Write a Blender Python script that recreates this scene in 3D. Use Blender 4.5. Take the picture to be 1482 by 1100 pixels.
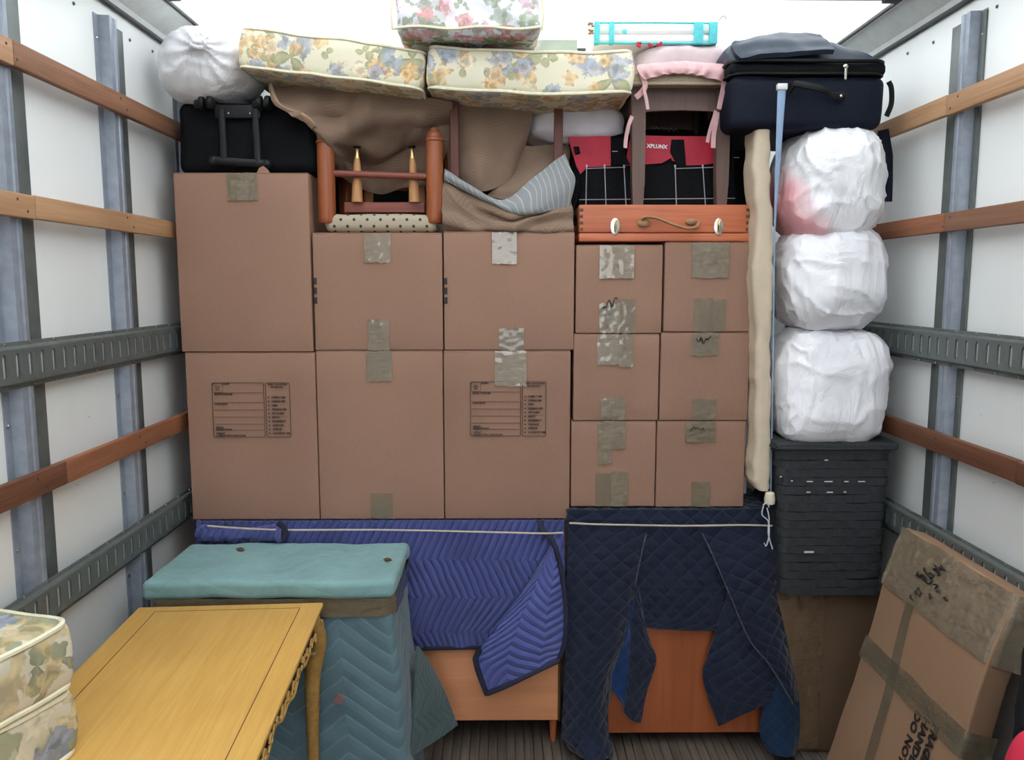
import bpy, bmesh, math, random
from mathutils import Vector, Matrix, noise
R = math.radians
random.seed(7)
C = bpy.context.scene.collection
for o in list(bpy.data.objects): bpy.data.objects.remove(o)

# ------------------------------------------------------------------ camera, sky, exposure
sc = bpy.context.scene
FPX, W, H = 1150.0, 1482, 1100
PITCH, YAW, CZ = math.atan(138/1150), 0.0096, 1.70
cd = bpy.data.cameras.new('camera'); cam = bpy.data.objects.new('camera', cd); C.objects.link(cam)
cd.sensor_width = 36; cd.sensor_fit = 'HORIZONTAL'; cd.lens = 36*FPX/W; cd.clip_start = .02
cam.location = (0, 0, CZ); cam.rotation_euler = (math.pi/2-PITCH, 0, -YAW)
sc.camera = cam
sc.view_settings.view_transform = 'Standard'; sc.view_settings.look = 'None'
sc.view_settings.gamma = 1; sc.view_settings.exposure = 0.0; sc.view_settings.use_curve_mapping = False
sc.cycles.use_denoising = True
sc.cycles.max_bounces = 10; sc.cycles.diffuse_bounces = 6; sc.cycles.transmission_bounces = 6
sc.cycles.caustics_reflective = False; sc.cycles.caustics_refractive = False
SKY = 4.5                                              # overcast daylight
w = bpy.data.worlds.new('overcast_sky'); sc.world = w; w.use_nodes = True
bg = w.node_tree.nodes['Background']; bg.inputs[0].default_value = (.93, .97, 1.0, 1); bg.inputs[1].default_value = SKY

_f = Vector((math.sin(YAW)*math.cos(PITCH), math.cos(YAW)*math.cos(PITCH), -math.sin(PITCH)))
_r = Vector((math.cos(YAW), -math.sin(YAW), 0)); _u = _r.cross(_f)
CAM = Vector((0, 0, CZ))
def ray(u, v): return _f + _r*((u-741)/FPX) - _u*((v-550)/FPX)
def at(u, v, y):                                       # the point of the place at distance y that is seen at (u, v)
    d = ray(u, v); return CAM + d*(y/d.y)
def atz(u, v, z):
    d = ray(u, v); return CAM + d*((z-CZ)/d.z)
def onplane(u, v, p, n):
    d = ray(u, v); return CAM + d*((p-CAM).dot(n)/d.dot(n))
def zof(v, y): return at(741, v, y).z
def xof(u, v, y): return at(u, v, y).x

# ------------------------------------------------------------------ material helpers
def S(r, g, b):
    f = lambda c: (c/255/12.92) if c/255 <= .04045 else ((c/255+.055)/1.055)**2.4
    return (f(r), f(g), f(b), 1)
def col(c): return tuple(c) if len(c) == 4 else (*c, 1)
class NT:
    def __init__(s, name, base=(.5, .5, .5), rough=.6, metal=0, spec=.5):
        s.m = bpy.data.materials.new(name); s.m.use_nodes = True; s.t = s.m.node_tree
        s.b = s.t.nodes['Principled BSDF']
        s.set('Base Color', col(base)); s.set('Roughness', rough); s.set('Metallic', metal); s.set('Specular IOR Level', spec)
    def set(s, k, v):
        if isinstance(v, bpy.types.NodeSocket): s.t.links.new(v, s.b.inputs[k])
        else: s.b.inputs[k].default_value = v
    def node(s, typ, ins=None, **props):
        n = s.t.nodes.new(typ)
        for k, v in props.items(): setattr(n, k, v)
        for k, v in (ins or {}).items():
            if v is None: continue
            if isinstance(v, bpy.types.NodeSocket): s.t.links.new(v, n.inputs[k])
            else: n.inputs[k].default_value = v
        return n
    def M(s, op, a, b=None, c=None, clamp=False):
        return s.node('ShaderNodeMath', {0: a, 1: b, 2: c}, operation=op, use_clamp=clamp).outputs[0]
    def V(s, op, a, b=None): return s.node('ShaderNodeVectorMath', {0: a, 1: b}, operation=op).outputs[0]
    def uv(s): return s.node('ShaderNodeTexCoord').outputs['UV']
    def ob(s): return s.node('ShaderNodeTexCoord').outputs['Object']
    def rnd(s): return s.node('ShaderNodeObjectInfo').outputs['Random']
    def map(s, v, scale=(1, 1, 1), loc=(0, 0, 0), rot=(0, 0, 0)):
        return s.node('ShaderNodeMapping', {'Vector': v, 'Scale': scale, 'Location': loc, 'Rotation': rot}).outputs[0]
    def noise(s, v, scale=5, detail=3, rough=.5, dist=0, out=0):
        return s.node('ShaderNodeTexNoise', {'Vector': v, 'Scale': scale, 'Detail': detail, 'Roughness': rough, 'Distortion': dist}).outputs[out]
    def xyz(s, v): return s.node('ShaderNodeSeparateXYZ', {0: v}).outputs
    def comb(s, x, y, z=0.0): return s.node('ShaderNodeCombineXYZ', {0: x, 1: y, 2: z}).outputs[0]
    def step(s, x, lo, hi): return s.node('ShaderNodeMapRange', {0: x, 1: lo, 2: hi, 3: 0.0, 4: 1.0}).outputs[0]
    def mix(s, f, a, b, mode='MIX'):
        n = s.t.nodes.new('ShaderNodeMix'); n.data_type = 'RGBA'; n.blend_type = mode
        for i, v in ((0, f), (6, a), (7, b)):
            if isinstance(v, bpy.types.NodeSocket): s.t.links.new(v, n.inputs[i])
            else: n.inputs[i].default_value = v if i == 0 else col(v)
        return n.outputs[2]
    def bump(s, h, strength=.3, dist=.01):
        s.set('Normal', s.node('ShaderNodeBump', {'Height': h, 'Strength': strength, 'Distance': dist}).outputs[0])
    def tri(s, x): return s.M('PINGPONG', x, .5)      # 0..0.5

def m_plain(name, c, rough=.6, metal=0, var=.12, nscale=18, bump=0, spec=.5, bdist=.004):
    t = NT(name, c, rough, metal, spec); n = t.noise(t.ob(), nscale, 4, .6)
    c = col(c); d = tuple(x*(1-var) for x in c[:3]); l = tuple(min(1, x*(1+var)) for x in c[:3])
    t.set('Base Color', t.mix(t.step(n, .3, .7), d, l))
    if bump: t.bump(n, bump, bdist)
    return t.m

def m_wood(name, a, b, axis=0, scale=1.0, rough=.5, grain=1.0, spec=.4):
    t = NT(name, a, rough, 0, spec)
    sc_ = [38*scale, 38*scale, 38*scale]; sc_[axis] = 1.6*scale
    p = t.V('ADD', t.ob(), t.comb(t.M('MULTIPLY', t.rnd(), 9.0), t.M('MULTIPLY', t.rnd(), 5.0), 0.0))
    v = t.map(p, tuple(sc_))
    n1 = t.noise(v, 1.0, 5, .65, .6); n2 = t.noise(t.map(p, tuple(x*4 for x in sc_)), 1.0, 2, .5)
    f = t.M('ADD', t.M('MULTIPLY', n1, .75), t.M('MULTIPLY', n2, .35))
    c = t.mix(t.step(f, .33, .75), a, b)
    big = t.noise(p, 2.2, 2); c = t.mix(t.M('MULTIPLY', t.step(big, .45, .75), .35), c, tuple(x*.6 for x in b[:3]))
    t.set('Base Color', c); t.bump(f, .15*grain, .003)
    return t.m

def m_cardboard(name, c):
    t = NT(name, c, .78, 0, .25)
    p = t.V('ADD', t.ob(), t.comb(t.M('MULTIPLY', t.rnd(), 7.0), 0.0, 0.0))
    n = t.noise(p, 3.0, 3); g = t.noise(t.map(p, (300, 300, 40)), 1.0, 2)
    c = col(c); a = tuple(x*.93 for x in c[:3]); b = tuple(x*1.06 for x in c[:3])
    k = t.mix(t.step(n, .3, .7), a, b); k = t.mix(t.M('MULTIPLY', t.step(g, .4, .75), .16), k, tuple(x*.6 for x in c[:3]))
    tone = t.M('ADD', .94, t.M('MULTIPLY', t.rnd(), .1)); k = t.mix(1.0, k, t.comb(tone, tone, tone), 'MULTIPLY')
    t.set('Base Color', k); t.bump(t.noise(t.map(p, (6, 6, 90)), 1.0, 2), .05, .002)
    return t.m

def m_tape(name, c, rough=.16, strength=.55, alpha=.72):
    t = NT(name, c, rough, 0, .7)
    n = t.noise(t.map(t.V('ADD', t.uv(), t.comb(t.rnd(), t.rnd())), (30, 75, 1)), 1.0, 4, .55, 1.2)
    k = t.mix(t.step(n, .35, .7), tuple(x*.8 for x in c[:3]), tuple(min(1, x*1.2) for x in c[:3]))
    t.set('Base Color', k); t.bump(n, strength, .006); t.set('Coat Weight', 1.0); t.set('Coat Roughness', .05); t.set('Coat IOR', 1.7); t.set('Alpha', alpha)
    return t.m

def chevron(t, vec, period, band, amp):
    """zigzag stitching lines: distance 0..1 from the nearest seam"""
    x, y, _ = t.xyz(vec)
    z = t.M('MULTIPLY', t.tri(t.M('DIVIDE', y, band)), amp)
    return t.M('ABSOLUTE', t.M('SUBTRACT', t.M('MULTIPLY', t.tri(t.M('DIVIDE', t.M('ADD', x, z), period)), 2.0), 0.0))

def m_quilt(name, c, kind, period=.022, band=.11, amp=.09, strength=.8, line=1.0, specks=0, dark=.75, rot=0):
    t = NT(name, c, .85, 0, .2); v = t.uv()
    if rot: v = t.map(v, rot=(0, 0, rot))
    v = t.V('ADD', v, t.V('SCALE', t.noise(v, 9, 2, out=1), None)) if 0 else v
    wob = t.noise(v, 14, 2); x, y, _ = t.xyz(v)
    v = t.comb(t.M('ADD', x, t.M('MULTIPLY', wob, .012)), t.M('ADD', y, t.M('MULTIPLY', wob, .012)))
    if kind == 'chevron': h = chevron(t, v, period, band, amp)
    else:
        x, y, _ = t.xyz(v)
        a = t.M('MULTIPLY', t.tri(t.M('DIVIDE', t.M('ADD', x, y), period)), 2.0)
        b = t.M('MULTIPLY', t.tri(t.M('DIVIDE', t.M('SUBTRACT', x, y), period)), 2.0)
        h = t.M('MINIMUM', a, b)
    hh = t.M('POWER', h, .45)
    n = t.noise(v, 120, 3); big = t.noise(v, 5, 3)
    c3 = col(c)[:3]
    k = t.mix(t.step(big, .3, .7), tuple(x*.85 for x in c3), tuple(x*1.12 for x in c3))
    k = t.mix(t.M('MULTIPLY', t.M('SUBTRACT', 1.0, t.step(h, 0.0, .22)), .55*abs(line)), k, tuple(min(1, x*(1.5 if line > 0 else dark)) + (.015 if line > 0 else 0) for x in c3))
    if specks:
        k = t.mix(t.M('MULTIPLY', t.step(t.noise(v, 30, 5, .75), .45, .7), specks), k, tuple(q*.6 for q in c3))
        s = t.noise(v, 55, 4, .7); k = t.mix(t.M('MULTIPLY', t.step(s, .70, .76), specks), k, (.35, .37, .42))
    t.set('Base Color', k)
    t.bump(t.M('ADD', hh, t.M('MULTIPLY', n, .12)), strength, .010)
    t.set('Sheen Weight', .15)
    return t.m

def m_floral(name, base, scale=6.0, leaf=(.30, .31, .13), o=(.58, .33, .11), b=(.24, .28, .40), pale=(.62, .50, .36), paint=0.0, amount=1.0, seed=0.0):
    t = NT(name, base, .8, 0, .2); uv = t.uv()
    uv = t.V('ADD', uv, t.comb(t.M('ADD', t.M('MULTIPLY', t.rnd(), 3.0), seed), t.M('MULTIPLY', t.rnd(), 1.7)))
    x, y, _ = t.xyz(uv); w1 = t.xyz(t.noise(uv, scale*2.2, 3, .6, 0, 1))
    am = .03 + .07*paint
    uv = t.comb(t.M('ADD', x, t.M('MULTIPLY', t.M('SUBTRACT', w1[0], .5), am)), t.M('ADD', y, t.M('MULTIPLY', t.M('SUBTRACT', w1[1], .5), am)))
    fine = t.noise(uv, 60, 3, .6); big = t.noise(uv, scale*.8, 2)
    k = t.mix(t.step(big, .45, .75), base, pale) if paint else t.mix(t.M('MULTIPLY', t.step(big, .5, .75), .45), base, pale)
    def cell(s_, off):
        vv = t.V('ADD', uv, (off, off*.7, 0))
        n = t.node('ShaderNodeTexVoronoi', {'Vector': vv, 'Scale': s_, 'Randomness': .85}, voronoi_dimensions='2D')
        l = t.xyz(t.V('SUBTRACT', vv, n.outputs['Position'])); c_ = t.xyz(n.outputs['Color'])
        lx, ly = t.M('MULTIPLY', l[0], s_), t.M('MULTIPLY', l[1], s_)
        a = t.M('MULTIPLY', c_[0], 6.283); ca, sa = t.M('COSINE', a), t.M('SINE', a)
        rx = t.M('SUBTRACT', t.M('MULTIPLY', lx, ca), t.M('MULTIPLY', ly, sa)); ry = t.M('ADD', t.M('MULTIPLY', lx, sa), t.M('MULTIPLY', ly, ca))
        return rx, ry, c_
    med = t.noise(uv, scale*4.5, 3, .6)
    for off, s_, n3 in ((.37, scale*.82, 1.5), (1.9, scale*1.5, 1.0), (3.3, scale*1.9, 1.0)):        # leaf sprays and single leaves
        rx, ry, c_ = cell(s_, off)
        r = t.M('SQRT', t.M('ADD', t.M('MULTIPLY', rx, rx), t.M('MULTIPLY', ry, ry))); a = t.M('ARCTAN2', ry, rx)
        lobe = t.M('POWER', t.M('ABSOLUTE', t.M('COSINE', t.M('MULTIPLY', a, n3))), 1.3)
        lim = t.M('ADD', t.M('MULTIPLY', lobe, .42 if n3 > 1 else .34), t.M('MULTIPLY', t.M('SUBTRACT', fine, .5), .12))
        msk = t.M('MULTIPLY', t.step(t.M('SUBTRACT', lim, r), 0.0, .03), t.step(c_[1], .66-.25*amount, .68-.25*amount))
        lc = t.mix(t.step(t.M('ADD', t.M('MULTIPLY', lobe, .5), t.M('MULTIPLY', med, .6)), .45, .95), tuple(x*.62 for x in leaf), tuple(x*1.35 for x in leaf))
        k = t.mix(t.M('MULTIPLY', msk, .8), k, lc)
    for off, s_, A, th in ((.0, scale*.85, b, .62), (2.3, scale*1.15, o, .62), (4.1, scale*1.3, pale, .66), (5.3, scale*1.6, o, .70), (6.7, scale*1.2, b, .80)):   # ragged blooms
        rx, ry, c_ = cell(s_, off)
        r = t.M('SQRT', t.M('ADD', t.M('MULTIPLY', rx, rx), t.M('MULTIPLY', ry, ry)))
        a = t.M('ARCTAN2', ry, rx); pet = t.M('ADD', .26, t.M('MULTIPLY', t.M('COSINE', t.M('ADD', t.M('MULTIPLY', a, 5.0), t.M('MULTIPLY', med, 5.0))), .05))
        pet = t.M('ADD', pet, t.M('MULTIPLY', t.M('SUBTRACT', med, .5), .75))
        msk = t.M('MULTIPLY', t.step(t.M('SUBTRACT', pet, r), 0.0, .04), t.step(c_[1], th-.2*amount, th+.02-.2*amount))
        ring = t.M('ADD', t.M('MULTIPLY', t.M('SINE', t.M('ADD', t.M('MULTIPLY', r, 18.0), t.M('MULTIPLY', med, 9.0))), .3), fine)
        fc = t.mix(t.step(ring, .2, .9), tuple(x*.72 for x in A), tuple(min(1, x*1.45) for x in A))
        k = t.mix(t.M('MULTIPLY', msk, .72), k, fc)
    t.set('Base Color', k); t.bump(t.noise(uv, 260, 2), .08, .001)
    return t.m

# ------------------------------------------------------------------ mesh helpers
class G:
    def __init__(s): s.v = []; s.f = []; s.uv = None
    def add(s, v, f):
        k = len(s.v); s.v += [Vector(p) for p in v]; s.f += [tuple(i+k for i in q) for q in f]; return s
    def join(s, g): return s.add(g.v, g.f)
    def tr(s, M): s.v = [M @ p for p in s.v]; return s
    def warp(s, fn): s.v = [Vector(fn(p)) for p in s.v]; return s

def rbox(c, size, r=.004, n=1, div=(1, 1, 1), M=None):
    """box with rounded edges; div subdivides each axis"""
    g = G(); hs = [x/2 for x in size]; r = min(r, min(hs)*.999); axes = []
    for i in range(3):
        h = hs[i]; a = [r*math.tan(R(45)*k/n) for k in range(n, -1, -1)]
        lo = [-(h-r)-x for x in a]; hi = [-x for x in reversed(lo)]
        mid = [-(h-r)+2*(h-r)*k/div[i] for k in range(1, div[i])]
        axes.append(lo+mid+hi)
    idx = {}
    def vid(q):
        key = tuple(round(x, 7) for x in q)
        if key not in idx:
            inner = Vector([max(-(hs[i]-r), min(hs[i]-r, q[i])) for i in range(3)]); d = Vector(q)-inner
            p = inner + (d.normalized()*r if d.length > 1e-9 else d)
            idx[key] = len(g.v); g.v.append(p+Vector(c))
        return idx[key]
    for ax in range(3):
        b, d = (ax+1) % 3, (ax+2) % 3
        for sgn in (-1, 1):
            for i in range(len(axes[b])-1):
                for j in range(len(axes[d])-1):
                    qs = []
                    for (ii, jj) in ((i, j), (i+1, j), (i+1, j+1), (i, j+1)):
                        q = [0, 0, 0]; q[ax] = sgn*hs[ax]; q[b] = axes[b][ii]; q[d] = axes[d][jj]; qs.append(vid(q))
                    if sgn < 0: qs.reverse()
                    if len(set(qs)) == 4: g.f.append(tuple(qs))
    if M is not None: g.tr(M)
    return g

def catmull(pts, n, closed=False):
    pts = [Vector(p) for p in pts]; m = len(pts); out = []
    segs = m if closed else m-1
    for k in range(n if closed else n+1):
        s = k*segs/n; i = min(int(s), segs-1); t = s-i
        gp = (lambda j: pts[j % m]) if closed else (lambda j: pts[max(0, min(m-1, j))])
        p0, p1, p2, p3 = gp(i-1), gp(i), gp(i+1), gp(i+2)
        if not closed and i == 0: p0 = p1*2-p2
        if not closed and i == m-2: p3 = p2*2-p1
        out.append(.5*((2*p1)+(p2-p0)*t+(2*p0-5*p1+4*p2-p3)*t*t+(3*p1-p0-3*p2+p3)*t**3))
    return out

def tube(path, rad, n=8, flat=1.0, caps=True, closed=False, up=None):
    """sweep; rad number or fn(s 0..1); flat squashes the second axis"""
    path = [Vector(p) for p in path]; g = G(); m = len(path); prev = None
    for k, p in enumerate(path):
        if closed: t = path[(k+1) % m]-path[k-1]
        else: t = path[min(k+1, m-1)]-path[max(k-1, 0)]
        t = t.normalized() if t.length > 1e-9 else Vector((0, 0, 1))
        if prev is None: a = Vector(up) if up is not None else (Vector((0, 0, 1)) if abs(t.z) < .9 else Vector((0, 1, 0)))
        else: a = prev
        a = (a-t*a.dot(t)).normalized(); prev = a; b = t.cross(a)
        rr = rad(k/max(1, m-1)) if callable(rad) else rad
        for i in range(n):
            th = 2*math.pi*i/n; g.v.append(p+a*(math.cos(th)*rr)+b*(math.sin(th)*rr*flat))
    for k in range(m if closed else m-1):
        for i in range(n):
            j = (i+1) % n; k2 = (k+1) % m
            g.f.append((k*n+i, k*n+j, k2*n+j, k2*n+i))
    if caps and not closed:
        g.f.append(tuple(range(n))[::-1]); g.f.append(tuple(range((m-1)*n, m*n)))
    return g

def lathe(profile, base, n=16, axis=(0, 0, 1)):
    """profile [(r, h)...] around axis from base"""
    ax = Vector(axis).normalized(); a = ax.orthogonal().normalized(); b = ax.cross(a); g = G(); base = Vector(base)
    for r, h in profile:
        for i in range(n):
            th = 2*math.pi*i/n; g.v.append(base+ax*h+(a*math.cos(th)+b*math.sin(th))*r)
    m = len(profile)
    for k in range(m-1):
        for i in range(n):
            j = (i+1) % n; g.f.append((k*n+i, k*n+j, (k+1)*n+j, (k+1)*n+i))
    g.f.append(tuple(range(n))[::-1]); g.f.append(tuple(range((m-1)*n, m*n)))
    return g

def grid_surface(ctrl, nu, nv):
    """Catmull-Rom surface through rows of control points"""
    rows = [catmull(r, nu) for r in ctrl]
    colsv = [catmull([r[i] for r in rows], nv) for i in range(nu+1)]
    return [[colsv[i][j] for i in range(nu+1)] for j in range(nv+1)]

def sheet(P, th=.006, disp=None, uvscale=1.0):
    """closed thick cloth from a grid of points, with uv in metres on the grid"""
    nv, nu = len(P), len(P[0]); g = G(); N = []
    for j in range(nv):
        row = []
        for i in range(nu):
            a = P[j][min(i+1, nu-1)]-P[j][max(i-1, 0)]; b = P[min(j+1, nv-1)][i]-P[max(j-1, 0)][i]
            n = a.cross(b); row.append(n.normalized() if n.length > 1e-12 else Vector((0, -1, 0)))
        N.append(row)
    U = [0.0]; jm = nv//2
    for i in range(1, nu): U.append(U[-1]+(P[jm][i]-P[jm][i-1]).length)
    Vv = [0.0]; im = nu//2
    for j in range(1, nv): Vv.append(Vv[-1]+(P[j][im]-P[j-1][im]).length)
    uvs = []
    for side in (1, -1):
        for j in range(nv):
            for i in range(nu):
                d = disp(U[i], Vv[j], i/(nu-1), j/(nv-1)) if disp else 0
                g.v.append(P[j][i]+N[j][i]*(side*th/2+d)); uvs.append((U[i]*uvscale, -Vv[j]*uvscale))
    o = nu*nv
    for j in range(nv-1):
        for i in range(nu-1):
            a, b, c, d = j*nu+i, j*nu+i+1, (j+1)*nu+i+1, (j+1)*nu+i
            g.f.append((a, b, c, d)); g.f.append((o+d, o+c, o+b, o+a))
    for i in range(nu-1):
        g.f.append((o+i, o+i+1, i+1, i)); k = (nv-1)*nu; g.f.append((k+i, k+i+1, o+k+i+1, o+k+i))
    for j in range(nv-1):
        a, b = j*nu, (j+1)*nu; g.f.append((a, b, o+b, o+a)); a, b = a+nu-1, b+nu-1; g.f.append((o+a, o+b, b, a))
    g.uv = uvs
    return g

def poly_slab(pts, n, th):
    """flat polygon pushed along n by th"""
    n = Vector(n).normalized()*th; g = G(); k = len(pts)
    g.v = [Vector(p) for p in pts]+[Vector(p)+n for p in pts]
    g.f = [tuple(range(k))[::-1], tuple(range(k, 2*k))]+[(i, (i+1) % k, k+(i+1) % k, k+i) for i in range(k)]
    return g

def fbm(p, o=3, seed=0): return noise.fractal(Vector(p)+Vector((seed*3.1, seed*1.7, seed*.9)), 1.0, 2.0, o)

def blob(c, half, e=2.6, nu=72, nv=48, wr=.02, ws=6, seed=0, fine=.006, fs=22):
    """soft bag: superellipsoid with creases"""
    g = G(); hx, hy, hz = half
    sp = lambda a, p: math.copysign(abs(a)**p, a)
    for j in range(nv+1):
        ph = -math.pi/2+math.pi*j/nv
        for i in range(nu):
            th = 2*math.pi*i/nu; q = 2/e
            d = Vector((sp(math.cos(ph), q)*sp(math.cos(th), q), sp(math.cos(ph), q)*sp(math.sin(th), q), sp(math.sin(ph), q)))
            p = Vector((d.x*hx, d.y*hy, d.z*hz)); nrm = Vector((d.x/hx, d.y/hy, d.z/hz)).normalized()
            a = fbm(p*ws, 2, seed)*wr
            b = 1-abs(fbm(Vector((p.x*fs*1.5+p.z*fs*.5, p.y*fs, p.z*fs*.45-p.x*fs*.3))+Vector((a*40, 0, a*30)), 2, seed+4))
            c2 = 1-abs(fbm(Vector((p.x*fs*.5, p.y*fs, p.z*fs*1.3+p.x*fs*.6))+Vector((a*30, 0, a*30)), 2, seed+9))
            p = p+nrm*(a+(b**5-.25)*fine+(c2**6-.25)*fine*.8); g.v.append(p+Vector(c))
    for j in range(nv):
        for i in range(nu):
            k = (i+1) % nu; q = (j*nu+i, j*nu+k, (j+1)*nu+k, (j+1)*nu+i); g.f.append(q)
    return g

# ------------------------------------------------------------------ object helpers
ROOTINV = {}
def tag(o, label=None, cat=None, group=None, kind=None):
    if label: o['label'] = label
    if cat: o['category'] = cat
    if group: o['group'] = group
    if kind: o['kind'] = kind
    return o
def thing(name, label, cat, loc=(0, 0, 0), rotz=0, group=None):
    o = bpy.data.objects.new(name, None); C.objects.link(o); o.location = loc; o.rotation_euler = (0, 0, rotz); o.empty_display_size = .05
    ROOTINV[o] = (Matrix.Translation(Vector(loc)) @ Matrix.Rotation(rotz, 4, 'Z')).inverted()
    return tag(o, label, cat, group)
def to_mesh(name, g, smooth=35):
    me = bpy.data.meshes.new(name); me.from_pydata([tuple(p) for p in g.v], [], g.f); me.update()
    bm = bmesh.new(); bm.from_mesh(me); bmesh.ops.recalc_face_normals(bm, faces=bm.faces); bm.to_mesh(me); bm.free()
    uvl = me.uv_layers.new(name='uv')
    if g.uv:
        uvl.data.foreach_set('uv', [x for l in me.loops for x in g.uv[l.vertex_index]])
    else:
        out = []; vs = me.vertices
        for p in me.polygons:
            n = p.normal; a = max(range(3), key=lambda i: abs(n[i])); b, c = [(1, 2), (0, 2), (0, 1)][a]
            for vi in p.vertices: out += [vs[vi].co[b], vs[vi].co[c]]
        uvl.data.foreach_set('uv', out)
    if smooth:
        me.polygons.foreach_set('use_smooth', [True]*len(me.polygons)); me.set_sharp_from_angle(angle=R(smooth))
    return me
def emit(name, g, mat, parent=None, label=None, cat=None, group=None, kind=None, smooth=35):
    """one mesh object from world-space geometry; a part when parent is given"""
    if isinstance(g, (list, tuple)):
        q = G(); [q.join(x) for x in g]; g = q
    if parent is not None:
        inv = ROOTINV[parent]; g.tr(inv); loc = None
    else:
        xs = [p.x for p in g.v]; ys = [p.y for p in g.v]; zs = [p.z for p in g.v]
        loc = Vector(((min(xs)+max(xs))/2, (min(ys)+max(ys))/2, min(zs))); g.tr(Matrix.Translation(-loc))
    o = bpy.data.objects.new(name, to_mesh(name, g, smooth)); o.data.materials.append(mat); C.objects.link(o)
    if parent is not None: o.parent = parent; ROOTINV[o] = ROOTINV[parent]
    else: o.location = loc; ROOTINV[o] = Matrix.Translation(-loc)
    return tag(o, label, cat, group, kind)
def text(name, body, size, M, mat, parent, bold=0.0, depth=.0004, align='LEFT'):
    cu = bpy.data.curves.new(name, 'FONT'); cu.body = body; cu.size = size; cu.offset = bold*size; cu.extrude = depth; cu.resolution_u = 2; cu.align_x = align
    o = bpy.data.objects.new(name, cu); C.objects.link(o); dg = bpy.context.evaluated_depsgraph_get()
    me = bpy.data.meshes.new_from_object(o.evaluated_get(dg)); bpy.data.objects.remove(o); bpy.data.curves.remove(cu)
    me.transform(ROOTINV[parent] @ M); me.materials.clear(); me.materials.append(mat)
    t = bpy.data.objects.new(name, me); C.objects.link(t); t.parent = parent; ROOTINV[t] = ROOTINV[parent]
    return t
def frame(o, x, y):                                    # matrix with given origin and x / y directions
    x = Vector(x).normalized(); y = Vector(y); y = (y-x*y.dot(x)).normalized(); z = x.cross(y)
    M = Matrix.Identity(4)
    for i in range(3): M[i][0], M[i][1], M[i][2], M[i][3] = x[i], y[i], z[i], o[i]
    return M

# ------------------------------------------------------------------ materials
def m_wall():
    t = NT('white_wall_panel', (.80, .81, .80), .42, 0, .4); p = t.ob()
    n = t.noise(p, 1.6, 3); k = t.mix(t.step(n, .35, .7), (.83, .84, .83), (.76, .78, .77))
    y = t.noise(t.map(p, (1, 1, .35)), 3.5, 4); k = t.mix(t.M('MULTIPLY', t.step(y, .55, .8), .25), k, (.62, .61, .54))
    s = t.noise(t.map(p, (1, 5, 14), rot=(.5, 0, 0)), 2.4, 5, .7); k = t.mix(t.M('MULTIPLY', t.step(s,   .685, .72), .5), k, (.12, .12, .11))
    t.set('Base Color', k); t.bump(t.noise(p, 2.5, 2), .12, .02)
    return t.m
WALL = m_wall()
def m_roof():
    t = NT('translucent_fibreglass_roof', (.8, .8, .8)); nt = t.t
    d = t.node('ShaderNodeBsdfDiffuse', {'Color': (.80, .82, .82, 1)}); tr = t.node('ShaderNodeBsdfTranslucent', {'Color': (.94, .95, .95, 1)})
    mx = t.node('ShaderNodeMixShader', {0: .9, 1: d.outputs[0], 2: tr.outputs[0]})
    nt.links.new(mx.outputs[0], nt.nodes['Material Output'].inputs['Surface'])
    return t.m
ROOF = m_roof()
STEEL = m_plain('galvanized_steel', (.27, .30, .355), .42, .35, .15, 30, .04)
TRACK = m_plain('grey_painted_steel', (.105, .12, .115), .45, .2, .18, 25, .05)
STEELB = m_plain('pale_galvanized_steel', (.50, .53, .53), .5, .1, .15, 40)
DARKTRIM = m_plain('dark_trim', (.03, .03, .032), .6, 0, .2)
ALU = m_plain('pale_trim_metal', (.62, .64, .62), .4, .1, .08)
SLATW = [m_wood('slat_pine', S(186, 148, 112), S(156, 114, 80), 1, 1, .6), m_wood('slat_cedar', S(148, 106, 80), S(112, 74, 54), 1, 1, .6), m_wood('slat_brown', S(124, 80, 56), S(84, 50, 33), 1, 1, .6), m_wood('slat_red', S(156, 100, 70), S(120, 74, 50), 1, 1, .6)]
FLOORW = m_wood('worn_floor_board', S(120, 108, 98), S(70, 60, 54), 1, .8, .75)
FLOORB = m_plain('floor_joint_dirt', (.03, .027, .025), .9)
CARD = m_cardboard('brown_cardboard', (.300, .172, .121))
CARD2 = m_cardboard('tan_cardboard', (.30, .178, .108))
KRAFT = m_cardboard('kraft_cardboard', (.14, .086, .054))
TAPE = m_tape('clear_packing_tape', (.25, .20, .13), .14, .4, .62)
TAPE2 = m_tape('crinkled_packing_tape', (.30, .235, .16), .10, .5, .62)
TAPE3 = m_tape('flat_packing_tape', (.24, .20, .13), .25, .1, .40)
FILM = m_tape('clear_stretch_tape', (.15, .115, .07), .14, .16, .9)
FILM.node_tree.nodes['Principled BSDF'].inputs['Coat Weight'].default_value = .35
INK = m_plain('black_ink', (.02, .016, .014), .7, 0, 0)
INKB = m_plain('brown_black_ink', (.075, .048, .036), .8, 0, 0)
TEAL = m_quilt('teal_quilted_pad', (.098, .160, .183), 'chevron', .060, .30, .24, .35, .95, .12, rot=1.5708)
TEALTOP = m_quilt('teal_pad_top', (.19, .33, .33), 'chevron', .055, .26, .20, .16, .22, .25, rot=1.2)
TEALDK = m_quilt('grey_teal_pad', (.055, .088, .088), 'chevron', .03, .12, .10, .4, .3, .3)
BLUE = m_quilt('blue_quilted_blanket', (.066, .078, .24), 'chevron', .027, .27, .12, .9, -1, 0, .45)
BLUE2 = m_quilt('blue_quilted_blanket_back', (.085, .10, .30), 'chevron', .033, .22, .16, .8, .35, 0, rot=1.5708)
NAVY = m_quilt('navy_quilted_blanket', (.009, .014, .034), 'diamond', .062, 1, 1, .7, .55, .35)
NAVYB = m_quilt('bright_blue_lining', (.006, .030, .12), 'diamond', .06, 1, 1, .4, .3, 0)
BIND = m_plain('navy_binding', (.008, .010, .03), .8, 0, .2)
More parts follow.
